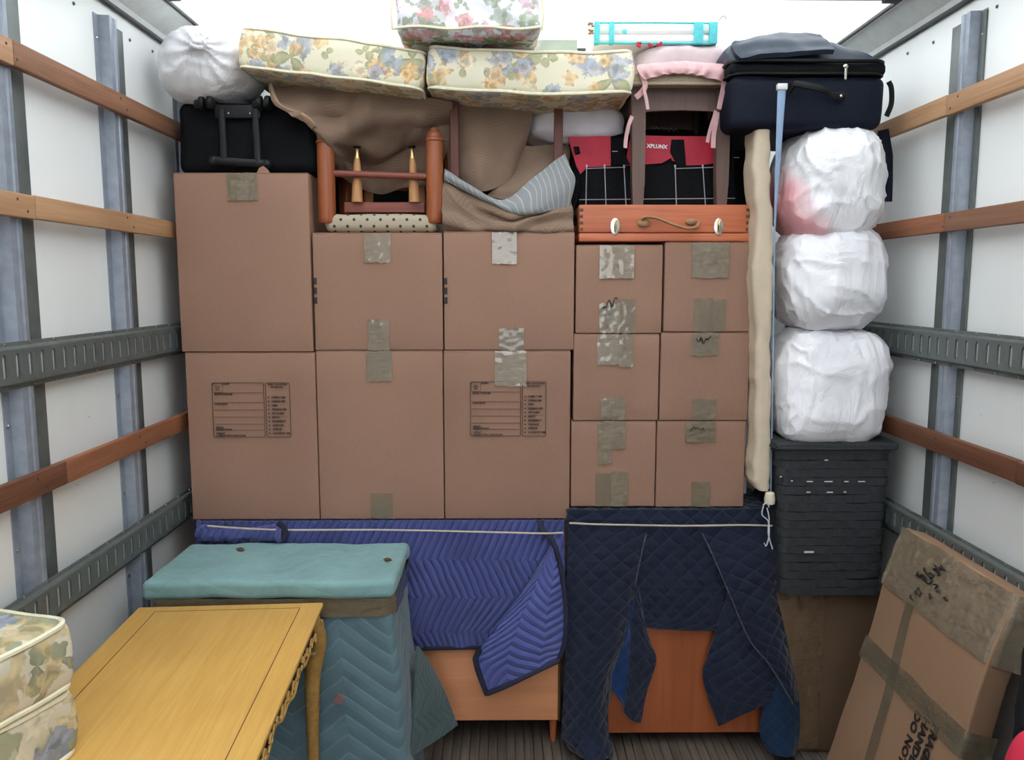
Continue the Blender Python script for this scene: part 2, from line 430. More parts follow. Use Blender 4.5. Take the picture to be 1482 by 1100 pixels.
ROPE = m_plain('cream_elastic', (.52, .45, .35), .8, 0, .15, 200)
ORANGEW = m_wood('orange_plywood', S(222, 152, 110), S(200, 134, 92), 0, .5, .55, .5)
REDW = m_wood('red_brown_veneer', S(176, 97, 58), S(146, 78, 44), 2, .5, .5, .5)
OAK = m_wood('golden_oak', S(212, 168, 92), S(192, 146, 72), 1, 1.3, .42, .6)
OAKDK = m_wood('antiqued_oak', S(188, 146, 80), S(140, 102, 50), 1, 1, .5)
OAKDEEP = m_wood('dark_oak', S(128, 94, 46), S(84, 56, 24), 1, 1, .5)
OAKLINE = m_plain('dark_inlay', (.09, .045, .012), .5, 0, .1)
CREV = m_plain('carving_dark', (.03, .018, .008), .8, 0, .2)
FLOR1 = m_floral('floral_chintz', (.70, .655, .50), 7.5, leaf=(.33, .33, .18), o=(.56, .36, .17), b=(.29, .32, .40), amount=1.15)
FLOR2 = m_floral('painterly_floral', (.62, .57, .46), 4.6, leaf=(.20, .215, .13), o=(.42, .33, .17), b=(.14, .19, .30), pale=(.44, .41, .30), paint=1.0, amount=1.3)
FLOR3 = m_floral('rose_floral_white', (.70, .71, .77), 9, leaf=(.18, .24, .09), o=(.56, .17, .19), b=(.20, .24, .14), pale=(.60, .36, .42), amount=1.25)
PIPE = m_plain('cream_piping', (.70, .65, .48), .75, 0, .08, 60)
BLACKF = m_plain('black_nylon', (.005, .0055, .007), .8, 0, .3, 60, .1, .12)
BLACKP = m_plain('black_plastic', (.008, .009, .011), .45, 0, .2, 20, 0, .3)
NAVYF = m_plain('navy_suitcase_cloth', (.006, .009, .019), .7, 0, .2, 80, .12, .15)
NAVYL = m_plain('navy_suitcase_pocket', (.016, .026, .046), .5, 0, .2, 40, .1, .4)
BLACKT = m_plain('black_trim_cord', (.005, .005, .005), .6, 0, .2, 18, 0, .2)
CHROME = m_plain('bright_metal', (.55, .53, .47), .25, 1, .05)
BRASS = m_plain('brass', (.62, .44, .18), .3, 1, .1)
REDF = m_plain('red_nylon', (.48, .012, .040), .6, 0, .2, 9, .15)
PLAIDW = m_plain('white_plaid_thread', (.42, .43, .45), .8, 0, .1)
WHITEINK = m_plain('white_print', (.8, .78, .78), .7, 0, .03)
TANW = m_wood('honey_wood', S(200, 150, 102), S(176, 122, 78), 2, 1, .45, .5)
CHAIRW = m_wood('chair_maple', S(165, 94, 56), S(126, 66, 38), 2, 1, .35, .5)
REDB = m_wood('red_brown_rail', S(142, 80, 66), S(112, 58, 48), 0, 1, .5)
MAHOG = m_wood('mahogany', S(112, 62, 52), S(84, 45, 38), 2, 1, .5)
STOOLW = m_wood('painted_brown_wood', S(108, 84, 76), S(92, 70, 62), 2, 1, .5, .4)
BEIGE = m_plain('beige_seat_cloth', (.44, .36, .26), .85, 0, .12, 160, .1)
PINK = m_plain('pink_cotton', (.56, .335, .34), .85, 0, .10, 25, .15)
PINKP = m_plain('pale_pink_pillow', (.55, .45, .46), .85, 0, .12, 10, .1)
def m_bag():
    t = NT('white_bin_bag', (.80, .80, .84), .38); n = t.noise(t.map(t.ob(), (9, 9, 5)), 1.0, 5, .6, 1.5); m = t.noise(t.ob(), 4, 2)
    t.set('Base Color', t.mix(t.step(m, .35, .7), (.78, .77, .81), (.83, .83, .86))); t.bump(n, .4, .02); return t.m
WHITEB = m_bag()
GREYPIL = m_plain('lilac_grey_pillow', (.72, .70, .76), .85, 0, .1, 12, .15)
CREAMC = m_plain('cream_board_cover', (.56, .465, .345), .8, 0, .08, 14, .1)
BLUEM = m_plain('pale_blue_enamel', (.27, .38, .56), .35, 0, .06)
CREAMP = m_plain('cream_plastic', (.66, .60, .46), .4, 0, .04)
STRING = m_plain('white_cord', (.55, .56, .60), .8, 0, .05)
HAMP = m_plain('charcoal_woven_strip', (.028, .031, .035), .65, 0, .25, 70, .2, .3)
LINER = m_plain('white_liner', (.5, .5, .52), .6, 0, .05)
LEATH = m_plain('tan_leather', (.30, .165, .075), .5, 0, .2, 40)
REDWOOD = m_wood('cedar_case', S(206, 122, 84), S(168, 86, 58), 0, 1, .42, .6)
TURQ = m_plain('turquoise_trim', (.10, .56, .60), .6, 0, .12, 50)
WHITEC = m_plain('white_quilt_cloth', (.90, .90, .89), .8, 0, .03)
GREYB = m_plain('grey_green_board', (.30, .34, .27), .8, 0, .08)
GREYP = m_plain('grey_pink_cloth', (.30, .27, .28), .8, 0, .12)
REDP = m_plain('red_plastic', (.62, .03, .07), .35, 0, .05)
def m_tan(name, a, b, period=.009):
    t = NT(name, a, .9, 0, .15); v = t.uv(); x, y, _ = t.xyz(v)
    z = t.M('ADD', t.M('MULTIPLY', t.tri(t.M('DIVIDE', x, .11)), .05), t.M('MULTIPLY', t.noise(v, 5, 2), .12))
    h = t.M('MULTIPLY', t.tri(t.M('DIVIDE', t.M('ADD', y, z), period)), 2.0); n = t.noise(v, 8, 3); f = t.noise(v, 300, 2)
    k = t.mix(t.M('MULTIPLY', h, .8), a, b); k = t.mix(t.M('MULTIPLY', t.step(n, .4, .75), .35), k, tuple(q*.65 for q in b[:3]))
    k = t.mix(t.M('MULTIPLY', f, .3), k, tuple(q*1.3 for q in a[:3]))
    t.set('Base Color', k); t.bump(t.M('ADD', h, f), .25, .002); t.set('Sheen Weight', .1)
    return t.m
TANF = m_tan('brown_herringbone_cloth', (.245, .168, .120), (.165, .108, .077))
def m_ribs():
    t = NT('grey_ribbed_lining', (.30, .31, .32), .9, 0, .15); v = t.uv(); x, y, _ = t.xyz(v)
    h = t.M('MULTIPLY', t.tri(t.M('DIVIDE', t.M('ADD', t.M('ADD', x, t.M('MULTIPLY', y, .35)), t.M('MULTIPLY', t.noise(v, 7, 2), .05)), .024)), 2.0)
    n = t.noise(v, 220, 2); k = t.mix(t.M('SUBTRACT', 1.0, t.step(h, .0, .22)), (.27, .28, .29), (.50, .51, .51)); k = t.mix(t.M('MULTIPLY', n, .3), k, (.16, .165, .17))
    t.set('Base Color', k); t.bump(h, .3, .003); return t.m
GREYF = m_ribs()
DOTB = None
def m_dots():
    t = NT('beige_dotted_cloth', (.52, .45, .34), .85, 0, .2); v = t.map(t.uv(), rot=(0, 0, R(45)))
    n = t.node('ShaderNodeTexVoronoi', {'Vector': v, 'Scale': 31.0, 'Randomness': 0.0}, voronoi_dimensions='2D')
    d = t.step(n.outputs['Distance'], .13, .19); t.set('Base Color', t.mix(d, (.055, .045, .04), (.40, .345, .26))); return t.m
DOTS = m_dots()
def m_bagpink():
    t = NT('white_bag_pink_inside', (.83, .83, .86), .36, 0, .5); p = t.ob(); x, y, z = t.xyz(p)
    q = t.M('ADD', t.M('ADD', t.M('MULTIPLY', x, 5.0), t.M('MULTIPLY', t.M('SUBTRACT', z, .12), 3.0)), t.M('MULTIPLY', t.noise(p, 7, 3), .9))
    t.bump(t.noise(t.map(p, (9, 9, 5)), 1.0, 5, .6, 1.5), .55, .02); t.set('Base Color', t.mix(t.step(q, -.28, .12), (.70, .34, .37), (.83, .83, .86))); return t.m
BAGPINK = m_bagpink()
ASPH = m_plain('asphalt', (.07, .07, .07), .9, 0, .2)

# ------------------------------------------------------------------ the setting: the inside of a box truck
XL, XR = -1.20, 1.39                                   # wall sheets
XLC, XRC = -1.165, 1.355                               # rib crowns
XLF, XRF = -1.145, 1.335                               # front of the wooden rub rails
Y0, Y1, ZT = -5.0, 3.85, 2.66
def struct(name, g, m, smooth=35): return emit(name, g, m, None, kind='structure', smooth=smooth)
floor = struct('floor', rbox(((XL+XR)/2, (Y0+Y1)/2, -.06), (XR-XL+.1, Y1-Y0, .09), .002), FLOORB)
bw = .0335; nb = int((XR-XL)/bw); bme = None
for i in range(nb):
    x = XL+bw*(i+.5)
    if bme is None:
        o = emit('board', rbox((x, (Y0+Y1)/2, -.008), (bw-.002, Y1-Y0, .016), .0015), FLOORW, floor); bme = o; x0 = x
    else:
        o = bme.copy(); C.objects.link(o); o.parent = floor; o.location = (x-x0, 0, random.uniform(-.0012, .0006))
wl = struct('wall_left', rbox((XL-.01, (Y0+Y1)/2, ZT/2), (.02, Y1-Y0, ZT), .001), WALL)
wr = struct('wall_right', rbox((XR+.01, (Y0+Y1)/2, ZT/2), (.02, Y1-Y0, ZT), .001), WALL)
wb = struct('wall_back', rbox(((XL+XR)/2, Y1+.01, ZT/2), (XR-XL+.04, .02, ZT), .001), WALL)
roof = struct('ceiling', rbox(((XL+XR)/2, (Y0+Y1)/2, ZT+.004), (XR-XL, Y1-Y0, .006), .001), ROOF)
for y in (-4.8, -4.24, -3.66, -3.08, -2.5, -1.92, -1.34, -.76, -.17, .41, 1.0, 1.58, 2.145, 2.705, 3.40):
    emit('roof_bow', [rbox(((XL+XR)/2, y, 2.642), (XR-XL-.16, .045, .036), .004), rbox((XL+.125, y, 2.638), (.05, .06, .042), .006), rbox((XR-.125, y, 2.638), (.05, .06, .042), .006)], DARKTRIM, roof)
struct('ground', rbox((0, -6, -1.02), (60, 60, .04), .001), ASPH)

def wall_fittings(wall, xs, xc, xf, sg, ribs, slats, name):
    for y in ribs:
        prof = [(-.052, 0), (-.052, .003), (-.028, .004), (-.023, .034), (-.008, .035), (-.005, .031), (.005, .031), (.008, .035), (.023, .034), (.028, .004), (.052, .003), (.052, 0)]
        g = poly_slab([(xs+sg*d, y+q, .02) for q, d in prof], (0, 0, 1), 2.47)
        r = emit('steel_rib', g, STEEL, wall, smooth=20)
        emit('rib_side_strip', [rbox((xs+sg*.0035, y+o_, 1.255), (.006, w_, 2.46), .001) for o_, w_ in (((.082, .076),) if sg > 0 else ((-.042, .026), (.082, .076)))], TRACK, r)  # dark strips on the wall sheet beside the rib
        emit('screw', [lathe([(.006, 0), (.006, .002), (.003, .004)], (xs+sg*.003, y-.04, z), 8, (sg, 0, 0)) for z in (.45, .78, 1.05, 1.36, 1.92, 2.42)], CHROME, r)
    for z0, z1, pieces in slats:                       # rubbing slats, two boards butted at a rib
        for (ya, yb, m) in pieces:
            dz = random.uniform(-.002, .002)
            s = emit('wood_slat', rbox(((xf+xc)/2, (ya+yb)/2, (z0+z1)/2+dz), (abs(xf-xc), yb-ya-.002, z1-z0), .003, 2), m, wall)
            emit('nail', [lathe([(.004, 0), (.003, .001)], (xf, yy+oy, (z0+z1)/2+dz+oz), 8, (sg, 0, 0)) for yy in ribs if ya < yy < yb for oy, oz in ((-.022, .014), (.016, -.012))] or [lathe([(.004, 0), (.003, .001)], (xf, yb-.03, (z0+z1)/2), 8, (sg, 0, 0))], DARKTRIM, s)
    for z0, z1 in ((1.453, 1.565), (.842, .953)):      # slotted cargo rails
        zc, hh = (z0+z1)/2, (z1-z0)/2; g = G(); P = .0508; wv, hv, a = .0072, .030, .022; Hc = hh-.016
        X = lambda d: xc+sg*d
        nc = int((Y1-.02-Y0)/P)
        for i in range(nc):
            cy = Y0+P*(i+.5)
            q = lambda y, z, d=.014: (X(d), cy+y, zc+z)
            w2 = P/2; s_ = [(wv, -a), (wv, a), (wv*.45, hv), (-wv*.45, hv), (-wv, a), (-wv, -a), (-wv*.45, -hv), (wv*.45, -hv)]
            outer = [(w2, -a), (w2, a), (w2, Hc), (-w2, Hc), (-w2, a), (-w2, -a), (-w2, -Hc), (w2, -Hc)]
            vs = [q(*p) for p in outer]+[q(*p) for p in s_]+[q(p[0], p[1], .009) for p in s_]
            fs = [(0, 1, 9, 8), (1, 2, 10, 9), (2, 3, 11, 10), (3, 4, 12, 11), (4, 5, 13, 12), (5, 6, 14, 13), (6, 7, 15, 14), (7, 0, 8, 15)]
            fs += [(8+k, 8+(k+1) % 8, 16+(k+1) % 8, 16+k) for k in range(8)]
            g.add(vs, fs)
        ya, yb = Y0, Y0+P*nc
        prof = [(Hc, .014), (Hc+.004, .011), (hh-.009, .003), (hh, .002), (hh, -.001)]
        for sz in (1, -1):
            for (p, q2) in zip(prof[:-1], prof[1:]):
                g.add([(X(p[1]), ya, zc+sz*p[0]), (X(p[1]), yb, zc+sz*p[0]), (X(q2[1]), yb, zc+sz*q2[0]), (X(q2[1]), ya, zc+sz*q2[0])], [(0, 1, 2, 3)])
        rl = emit('cargo_rail', g, TRACK, wall, smooth=15)
        emit('rail_backing', rbox((X(.0072), (ya+yb)/2, zc), (.003, yb-ya, .066), .001), STEELB, rl)
        emit('rivet', [lathe([(.004, 0), (.0035, .002), (.0015, .003)], (X(.002), Y0+.05+k*.1016, zc+sz*(hh-.0045)), 8, (sg, 0, 0)) for k in range(int((Y1-Y0)/.1016)-1) for sz in (1, -1)], CHROME, rl)
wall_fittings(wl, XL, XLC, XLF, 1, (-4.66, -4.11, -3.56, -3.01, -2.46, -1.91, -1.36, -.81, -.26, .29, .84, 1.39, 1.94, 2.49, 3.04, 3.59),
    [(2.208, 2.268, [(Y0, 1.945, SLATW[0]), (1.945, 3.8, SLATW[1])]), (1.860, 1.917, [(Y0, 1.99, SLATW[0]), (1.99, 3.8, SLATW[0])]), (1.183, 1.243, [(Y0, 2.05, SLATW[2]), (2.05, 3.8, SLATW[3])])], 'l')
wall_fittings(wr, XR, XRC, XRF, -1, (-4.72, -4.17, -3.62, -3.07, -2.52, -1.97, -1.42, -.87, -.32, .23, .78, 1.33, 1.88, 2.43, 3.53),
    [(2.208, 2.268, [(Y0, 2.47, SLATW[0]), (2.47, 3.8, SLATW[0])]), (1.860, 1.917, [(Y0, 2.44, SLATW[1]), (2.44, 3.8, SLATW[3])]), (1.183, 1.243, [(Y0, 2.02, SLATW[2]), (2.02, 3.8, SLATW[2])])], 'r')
for i, (xs, sg) in enumerate(((XL, 1), (XR, -1))):
    ln = Y1-Y0
    g = poly_slab([(xs, Y0, 2.545), (xs+sg*.012, Y0, 2.545), (xs+sg*.02, Y0, 2.562), (xs+sg*.085, Y0, 2.618), (xs+sg*.098, Y0, 2.618), (xs+sg*.098, Y0, 2.655), (xs, Y0, 2.655)], (0, 1, 0), ln)
    tr = struct('trim_%d' % (i+1), g, ALU, 20)
    emit('edge_strip', [rbox((xs+sg*.008, (Y0+Y1)/2, 2.541), (.016, ln, .012), .003), rbox((xs+sg*.099, (Y0+Y1)/2, 2.622), (.012, ln, .012), .003)], DARKTRIM, tr)  # dark strips along the lower and inner edges of the trim
    emit('rivet', [lathe([(.0055, 0), (.0045, .003), (.0025, .0045)], (xs, 1.5+.167*k, 2.49-.012*(k % 2)), 8, (sg, 0, 0)) for k in range(9)], TRACK, tr)

# ------------------------------------------------------------------ cartons
F = 2.77
def tape(parent, u0, v0, u1, v1, y, mat, skew=0.0, jag=.003, name='tape_strip', n=None):
    """wrinkled strip of tape lying on a vertical face at distance y"""
    a, b = at(u0, v0, y), at(u1, v0, y); x0, x1, zt, zb = a.x, b.x, zof(v0, y), zof(v1, y); rs = random.Random(int(u0*7+v0))
    nu, nv = 12, 14; P = []
    for j in range(nv+1):
        row = []
        for i in range(nu+1):
            s, t = i/nu, j/nv; j2 = jag*(rs.random()-.5)*2 if j in (0, nv) else 0
            x = x0+(x1-x0)*s+skew*t; z = zt+(zb-zt)*t+j2
            d = .0012+.0016*max(0, fbm((x*60, 0, z*60), 2, u0))
            row.append(Vector((x, y-d, z)))
        P.append(row)
    return emit(name, sheet(P, .0008), mat, parent, smooth=60)
CARTON = {}
def carton(label, u0, u1, vm, ztop, zbot, y=F, depth=.44, tapes=(), marks=False, group='brown moving cartons in the stacked wall', mat=None):
    x0, x1 = xof(u0, vm, y), xof(u1, vm, y); xc = (x0+x1)/2
    t = thing('carton', label, 'box', (xc, y+depth/2, zbot), 0, group)
    g = rbox((xc, y+depth/2, (ztop+zbot)/2-.002), (x1-x0, depth, ztop-zbot-.004), .004, 2, (6, 2, 6))
    cx, cz, hw, hh = xc, (ztop+zbot)/2, (x1-x0)/2, (ztop-zbot)/2; sd = random.random()*9
    def w_(p):
        q = Vector(p)
        if p.y < y+.006:
            e = max(0, 1-((p.x-cx)/hw)**2)*max(0, 1-((p.z-cz)/hh)**2); q.y -= .004*e*fbm((p.x*3, 0, p.z*3), 2, sd)
        return q
    emit('body', g.warp(w_), mat or CARD, t)
    for sx in (-1, 1):                                  # top flaps meeting under the tape
        emit('flap', rbox((xc+sx*((x1-x0)/4), y+depth/2+.001, ztop-.002), ((x1-x0)/2-.002, depth-.001, .004), .0015), mat or CARD, t)
    for tp in tapes:
        tape(t, *tp[:4], y-.003, tp[4] if len(tp) > 4 else TAPE, tp[5] if len(tp) > 5 else 0)
    if marks:
        for v in (402, 416, 430):
            xx = x0+.0005; z1, z0 = zof(v, y), zof(v+9.5, y)
            emit('printed_bar', rbox((xx+.0055, y-.0032, (z0+z1)/2), (.012, .001, z1-z0), .0003), INK, t)
    CARTON[label] = t
    return t, x0, x1
zr = lambda v: zof(v, F)
B_ = zr(751)
cD, dx0, dx1 = carton('brown carton with a printed form at the left end of the bottom row', 273, 459, 630, zr(510), B_)
cE, _, _ = carton('plain brown carton between the two cartons with printed forms', 460.3, 641.6, 630, zr(507.5), B_, tapes=[(530, 508, 567, 552, TAPE), (536, 714, 568, 750, TAPE3)])
cF, fx0, fx1 = carton('brown carton with a printed form partly under crinkled silver tape', 643, 825, 630, zr(507.5), B_, tapes=[(716, 508, 762, 559, TAPE2)])
carton('tall brown carton under the black wheeled suitcase', 256.5, 449.5, 378, zr(250.5), zr(509), tapes=[(328, 251, 372, 291, TAPE)])
carton('medium brown carton with black edge marks under the upturned chair', 454, 640.5, 420, zr(337), zr(506.8), tapes=[(527, 338, 565, 380, TAPE2), (532, 463, 563, 507, TAPE)], marks=True)
carton('medium brown carton with black edge marks under the brown cloth', 642.5, 831, 420, zr(335.5), zr(506.8), tapes=[(712, 336, 748, 382, TAPE2), (722, 475, 758, 507, TAPE3)], marks=True)
emit('torn_flap', poly_slab([at(u, v, F+.004) for u, v in ((371, 251), (375, 243), (381, 240), (388, 246), (391, 251))], (0, 1, 0), .004), CARD, CARTON['tall brown carton under the black wheeled suitcase'])
DK2 = zr(734.5)
sg_ = 'small brown cartons stacked two by three'
small = [
 ('small brown carton, top left of the six beneath the wooden case', 833.5, 958.5, 418, 354.5, 482.5, [(868, 355, 918, 403, TAPE2), (867, 439, 897, 482, TAPE, .003), (896, 433, 921, 482, TAPE3, -.003)]),
 ('small brown carton, top right of the six beneath the wooden case', 961.5, 1090, 415, 350.5, 480.5, [(1002, 351, 1056, 402, TAPE), (1005, 432, 1032, 480, TAPE3), (1028, 433, 1051, 480, TAPE3)]),
 ('small brown carton, middle left of the six stacked small ones', 830, 953.5, 545, 483.5, 609, [(864, 484, 900, 528, TAPE2, .002), (896, 484, 916, 531, TAPE, .001), (870, 576, 905, 608, TAPE)]),
 ('small brown carton, middle right of the six, with scribbled tape', 955.5, 1084, 545, 481.5, 609, [(1001, 482, 1041, 515, TAPE, -.002), (1002, 578, 1037, 608, TAPE)]),
 ('small brown carton, bottom left of the six, resting on navy blanket', 826.5, 948.5, 670, 610, 733.5, [(866, 610, 905, 650, TAPE), (866, 640, 885, 672, TAPE, .002), (862, 685, 886, 733, TAPE3), (884, 683, 909, 733, TAPE)]),
 ('small brown carton, bottom right of the six, resting on navy blanket', 950, 1078, 670, 610, 734.5, [(993, 611, 1036, 640, TAPE), (1001, 698, 1028, 734, TAPE)]),
]
for lb, u0, u1, vm, v0, v1, tps in small:
    t, _, _ = carton(lb, u0, u1, vm, zr(v0), zr(v1), depth=.31, tapes=tps, group=sg_)
    if 'scribbled' in lb or 'bottom right' in lb or 'top left' in lb:   # marker scrawl on the tape
        cu, cv = {'s': (1020, 495), 'b': (1010, 621), 't': (884, 441)}['s' if 'scribbled' in lb else 'b' if 'bottom right' in lb else 't']
        rs = random.Random(cu); pts = [at(cu-12+k*2.4, cv+(rs.random()-.5)*(14 if 'bottom right' not in lb else 6)-(k*.5 if cu != 1010 else 0), F-.0085) for k in range(10)]
        emit('marker_scrawl', tube(catmull(pts, 40), .0021, 5), INK, t)

def print_form(t, u0, u1, v0, v1):
    """the printed contents form: outlines, rules and small words"""
    y = F-.0042; x0, x1, z1, z0 = xof(u0, (v0+v1)/2, y), xof(u1, (v0+v1)/2, y), zof(v0, y), zof(v1, y)
    Wd, Hd = x1-x0, z1-z0; g = G()
    X = lambda a: x0+Wd*a
    Z = lambda b: z1-Hd*b
    def line(a0, b0, a1, b1, wd=.0011):
        p, q = Vector((X(a0), y, Z(b0))), Vector((X(a1), y, Z(b1)))
        g.join(rbox((p+q)/2, (abs(q.x-p.x)+wd, .0006, abs(q.z-p.z)+wd), .0001))
    def frm(a0, b0, a1, b1, wd=.0022):
        pts = []
        for (ca, cb, s0) in ((a1-.025, b0+.03, 0), (a0+.025, b0+.03, 1), (a0+.025, b1-.03, 2), (a1-.025, b1-.03, 3)):
            for k in range(4):
                th = math.pi/2*(s0+k/3); pts.append(Vector((X(ca+.025*math.cos(th)), y, Z(cb-.03*math.sin(th)))))
        g.join(tube(pts, wd/2, 4, 1, False, True))
    frm(0, 0, .665, 1); frm(.69, 0, 1, 1); frm(.012, .012, .135, .175, .0013)
    for b in (.185, .365, .50, .63, .76, .875): line(.02, b, .65, b, .0016)
    line(.04, .09, .10, .09, .003); line(.05, .125, .09, .125, .0035); line(.045, .06, .095, .06, .0016)
    line(.72, .62, .97, .62, .0007)
    emit('printed_frame', g, INKB, t)
    M = lambda a, b: frame(Vector((X(a), y-.0004, Z(b))), (1, 0, 0), (0, 0, 1))
    for a, b, s, wd in ((.14, .035, .0085, 'NAME'), (.03, .225, .0085, 'MOVE TO/FROM'), (.03, .405, .0085, 'CONTENTS'), (.03, .835, .008, 'SPECIAL'), (.03, .87, .008, 'INSTRUCTIONS'), (.03, .945, .008, 'WEIGHT'), (.03, .985, .008, 'HANDLE WITH CARE PLEASE'),
                     (.725, .045, .0085, 'BOX  LOCATION'), (.76, .095, .0085, 'ROOM NO.')):
        text('printed_words', wd, s, M(a, b), INK, t, .03)
    for k, wd in enumerate(('FAMILY RM', 'LIVING RM', 'DEN', 'DINING RM', 'KITCHEN', 'BATH', 'BASEMENT', 'GARAGE', 'OFFICE', 'LAUNDRY RM')):
        text('printed_words', wd, .0098, M(.765, .285+k*.0735), INK, t, .035)
        g2 = rbox((X(.725), y-.0003, Z(.285+k*.0735)+.003), (.005, .0005, .006), .0001)
        if k == 0: bx = g2
        else: bx.join(g2)
    emit('printed_box', bx, INKB, t)
print_form(cD, 308, 420, 553.5, 632)
print_form(cF, 681, 790, 552.5, 631)

# ------------------------------------------------------------------ the two chests under the cartons
ztop1 = B_-.010
x0, x1 = xof(289, 760, F), xof(808, 1000, 2.76)
t = thing('chest_of_drawers', 'orange plywood chest under the purple-blue quilted blanket', 'chest', ((x0+x1)/2, 3.0, 0))
zb1 = zof(1043, 2.765)
emit('carcass', rbox(((x0+x1)/2, 3.005, (ztop1+zb1)/2), (x1-x0, .48, ztop1-zb1), .004, 2), ORANGEW, t)
emit('side_edge', rbox((x1+.004, 3.005, (ztop1+zb1)/2-.004), (.008, .482, ztop1-zb1), .002), OAKLINE, t)
for xx in (x0+.05, x1-.016):
    for yy in (2.80, 3.2): emit('foot', lathe([(.010, 0), (.014, zb1*.6), (.015, zb1)], (xx, yy, .001), 10), REDW, t)
x0b, x1b = xof(850, 1000, 2.76), xof(1110, 1000, 2.76); ztop2 = DK2-.010; zb2 = zof(1062, 2.765)
x0b = max(x0b, x1+.03)
t = thing('chest_of_drawers', 'red-brown chest under the dark navy quilted blanket', 'chest', ((x0b+x1b)/2, 3.0, 0))
emit('carcass', rbox(((x0b+x1b)/2, 3.005, (ztop2+zb2)/2), (x1b-x0b, .48, ztop2-zb2), .004, 2), REDW, t)
0 and emit('bottom_rail', rbox(((x0b+x1b)/2, 2.768, zb2+.012), (x1b-x0b-.02, .012, .024), .003), REDW, t)
for xx in (x0b+.06, x1b-.16):
    for yy in (2.92, 3.2): emit('foot', lathe([(.02, 0), (.028, zb2*.6), (.03, zb2)], (xx, yy, .001), 10), REDW, t)

def folds(a=.006, f=9, seed=0, s=5):
    return lambda U, V, s_, t_: a*fbm((U*s, V*s*.6, 0), 3, seed)+a*.6*math.sin(U*f*6.28+2*fbm((U*2, V*2, 0), 2, seed+2))*min(1, t_*1.5)
def px(rows): return [[at(*p) for p in r] for r in rows]

bb = thing('moving_blanket', 'purple-blue quilted moving blanket draped over the orange chest', 'blanket', (0, 2.74, ztop1))
xa, xb = xof(286, 765, 2.745), xof(817, 800, 2.745)
P = [[Vector((x, 3.2, ztop1+.005)) for x in (xa, -.2, xb)], [Vector((x, 2.80, ztop1+.005)) for x in (xa, -.2, xb)], [Vector((x, 2.755, ztop1-.002)) for x in (xa, -.2, xb)]]
Pg = [[p+Vector((0, 0, 0)) for p in catmull(r, 40)] for r in P]
emit('top_panel', sheet(Pg, .007), BLUE, bb)
rows = [[(284, 754, 2.748), (420, 754, 2.748), (600, 753, 2.748), (720, 753, 2.748), (816, 753, 2.748)],
        [(286, 800, 2.742), (420, 800, 2.738), (600, 800, 2.735), (720, 800, 2.735), (817, 800, 2.742)],
        [(290, 870, 2.742), (420, 870, 2.735), (600, 870, 2.728), (720, 872, 2.735), (818, 870, 2.745)],
        [(300, 938, 2.742), (420, 938, 2.738), (605, 938, 2.735), (700, 936, 2.738), (815, 934, 2.745)]]
Pb = grid_surface(px(rows), 130, 60)
emit('front_panel', sheet(Pb, .008, folds(.006, 5, 1)), BLUE, bb)
hem = [p+Vector((0, -.003, 0)) for p in Pb[-1]]
emit('binding', tube(hem, .0085, 8, .6, up=(0, 0, 1)), BIND, bb)
fl = px([[(803, 779, 2.722), (804, 778, 2.722), (806, 778, 2.724), (808, 780, 2.728)],
         [(765, 842, 2.700), (780, 836, 2.694), (800, 832, 2.698), (816, 838, 2.716)],
         [(722, 905, 2.690), (755, 896, 2.678), (790, 888, 2.684), (818, 892, 2.708)],
         [(692, 944, 2.690), (740, 938, 2.674), (785, 926, 2.680), (812, 934, 2.704)],
         [(690, 962, 2.690), (735, 962, 2.676), (780, 946, 2.682), (811, 950, 2.702)],
         [(704, 1003, 2.692), (735, 990, 2.680), (778, 969, 2.684), (809, 954, 2.700)]])
Pf = grid_surface(fl, 40, 60)
emit('turned_corner', sheet(Pf, .009, folds(.004, 4, 6), 1.0), BLUE2, bb)
edge = [r[0] for r in Pf[34:]]+Pf[-1][1:]
emit('binding', tube([p+Vector((0, -.006, 0)) for p in edge], .010, 8, .6, up=(0, 0, 1)), BIND, bb)
re = [at(u, v, y) for u, v, y in ((781, 753, 2.735), (786, 768, 2.722), (803, 790, 2.705), (813, 830, 2.698), (819, 880, 2.696), (818, 925, 2.694), (810, 952, 2.694))]
emit('binding', tube(catmull(re, 40), .009, 8, .6, up=(1, 0, 0)), BIND, bb)
rl = [at(u, v, y) for u, v, y in ((287, 770, 2.716), (320, 774, 2.704), (365, 774, 2.700), (395, 771, 2.692), (410, 770, 2.690))]
g = tube(catmull(rl, 50), lambda s: .024+.014*max(0, 1-abs(s-.93)/.12), 18)
g.warp(lambda p: p+Vector((0, .003, .004))*fbm((p.x*18, p.y*30, p.z*30), 3, 2)*2)
emit('rolled_edge', g, BLUE, bb)
emit('roll_binding', tube([at(u, v, 2.668) for u, v in ((402, 756), (411, 762), (413, 772), (408, 781))], .012, 8, .5), BIND, bb)
def strap(label, pts):
    g = tube(catmull([at(*p) for p in pts], 40), .0032, 8, .5, up=(0, 0, 1)); return tag(emit('elastic_strap', g, ROPE), label, 'strap', 'cream elastic straps around the blankets')
strap('cream elastic strap across the purple-blue blanket', [(300, 761, 2.688), (340, 764, 2.672), (380, 766, 2.664), (416, 767, 2.672), (560, 767, 2.720), (700, 770, 2.716), (783, 772, 2.704), (815, 771, 2.716)])

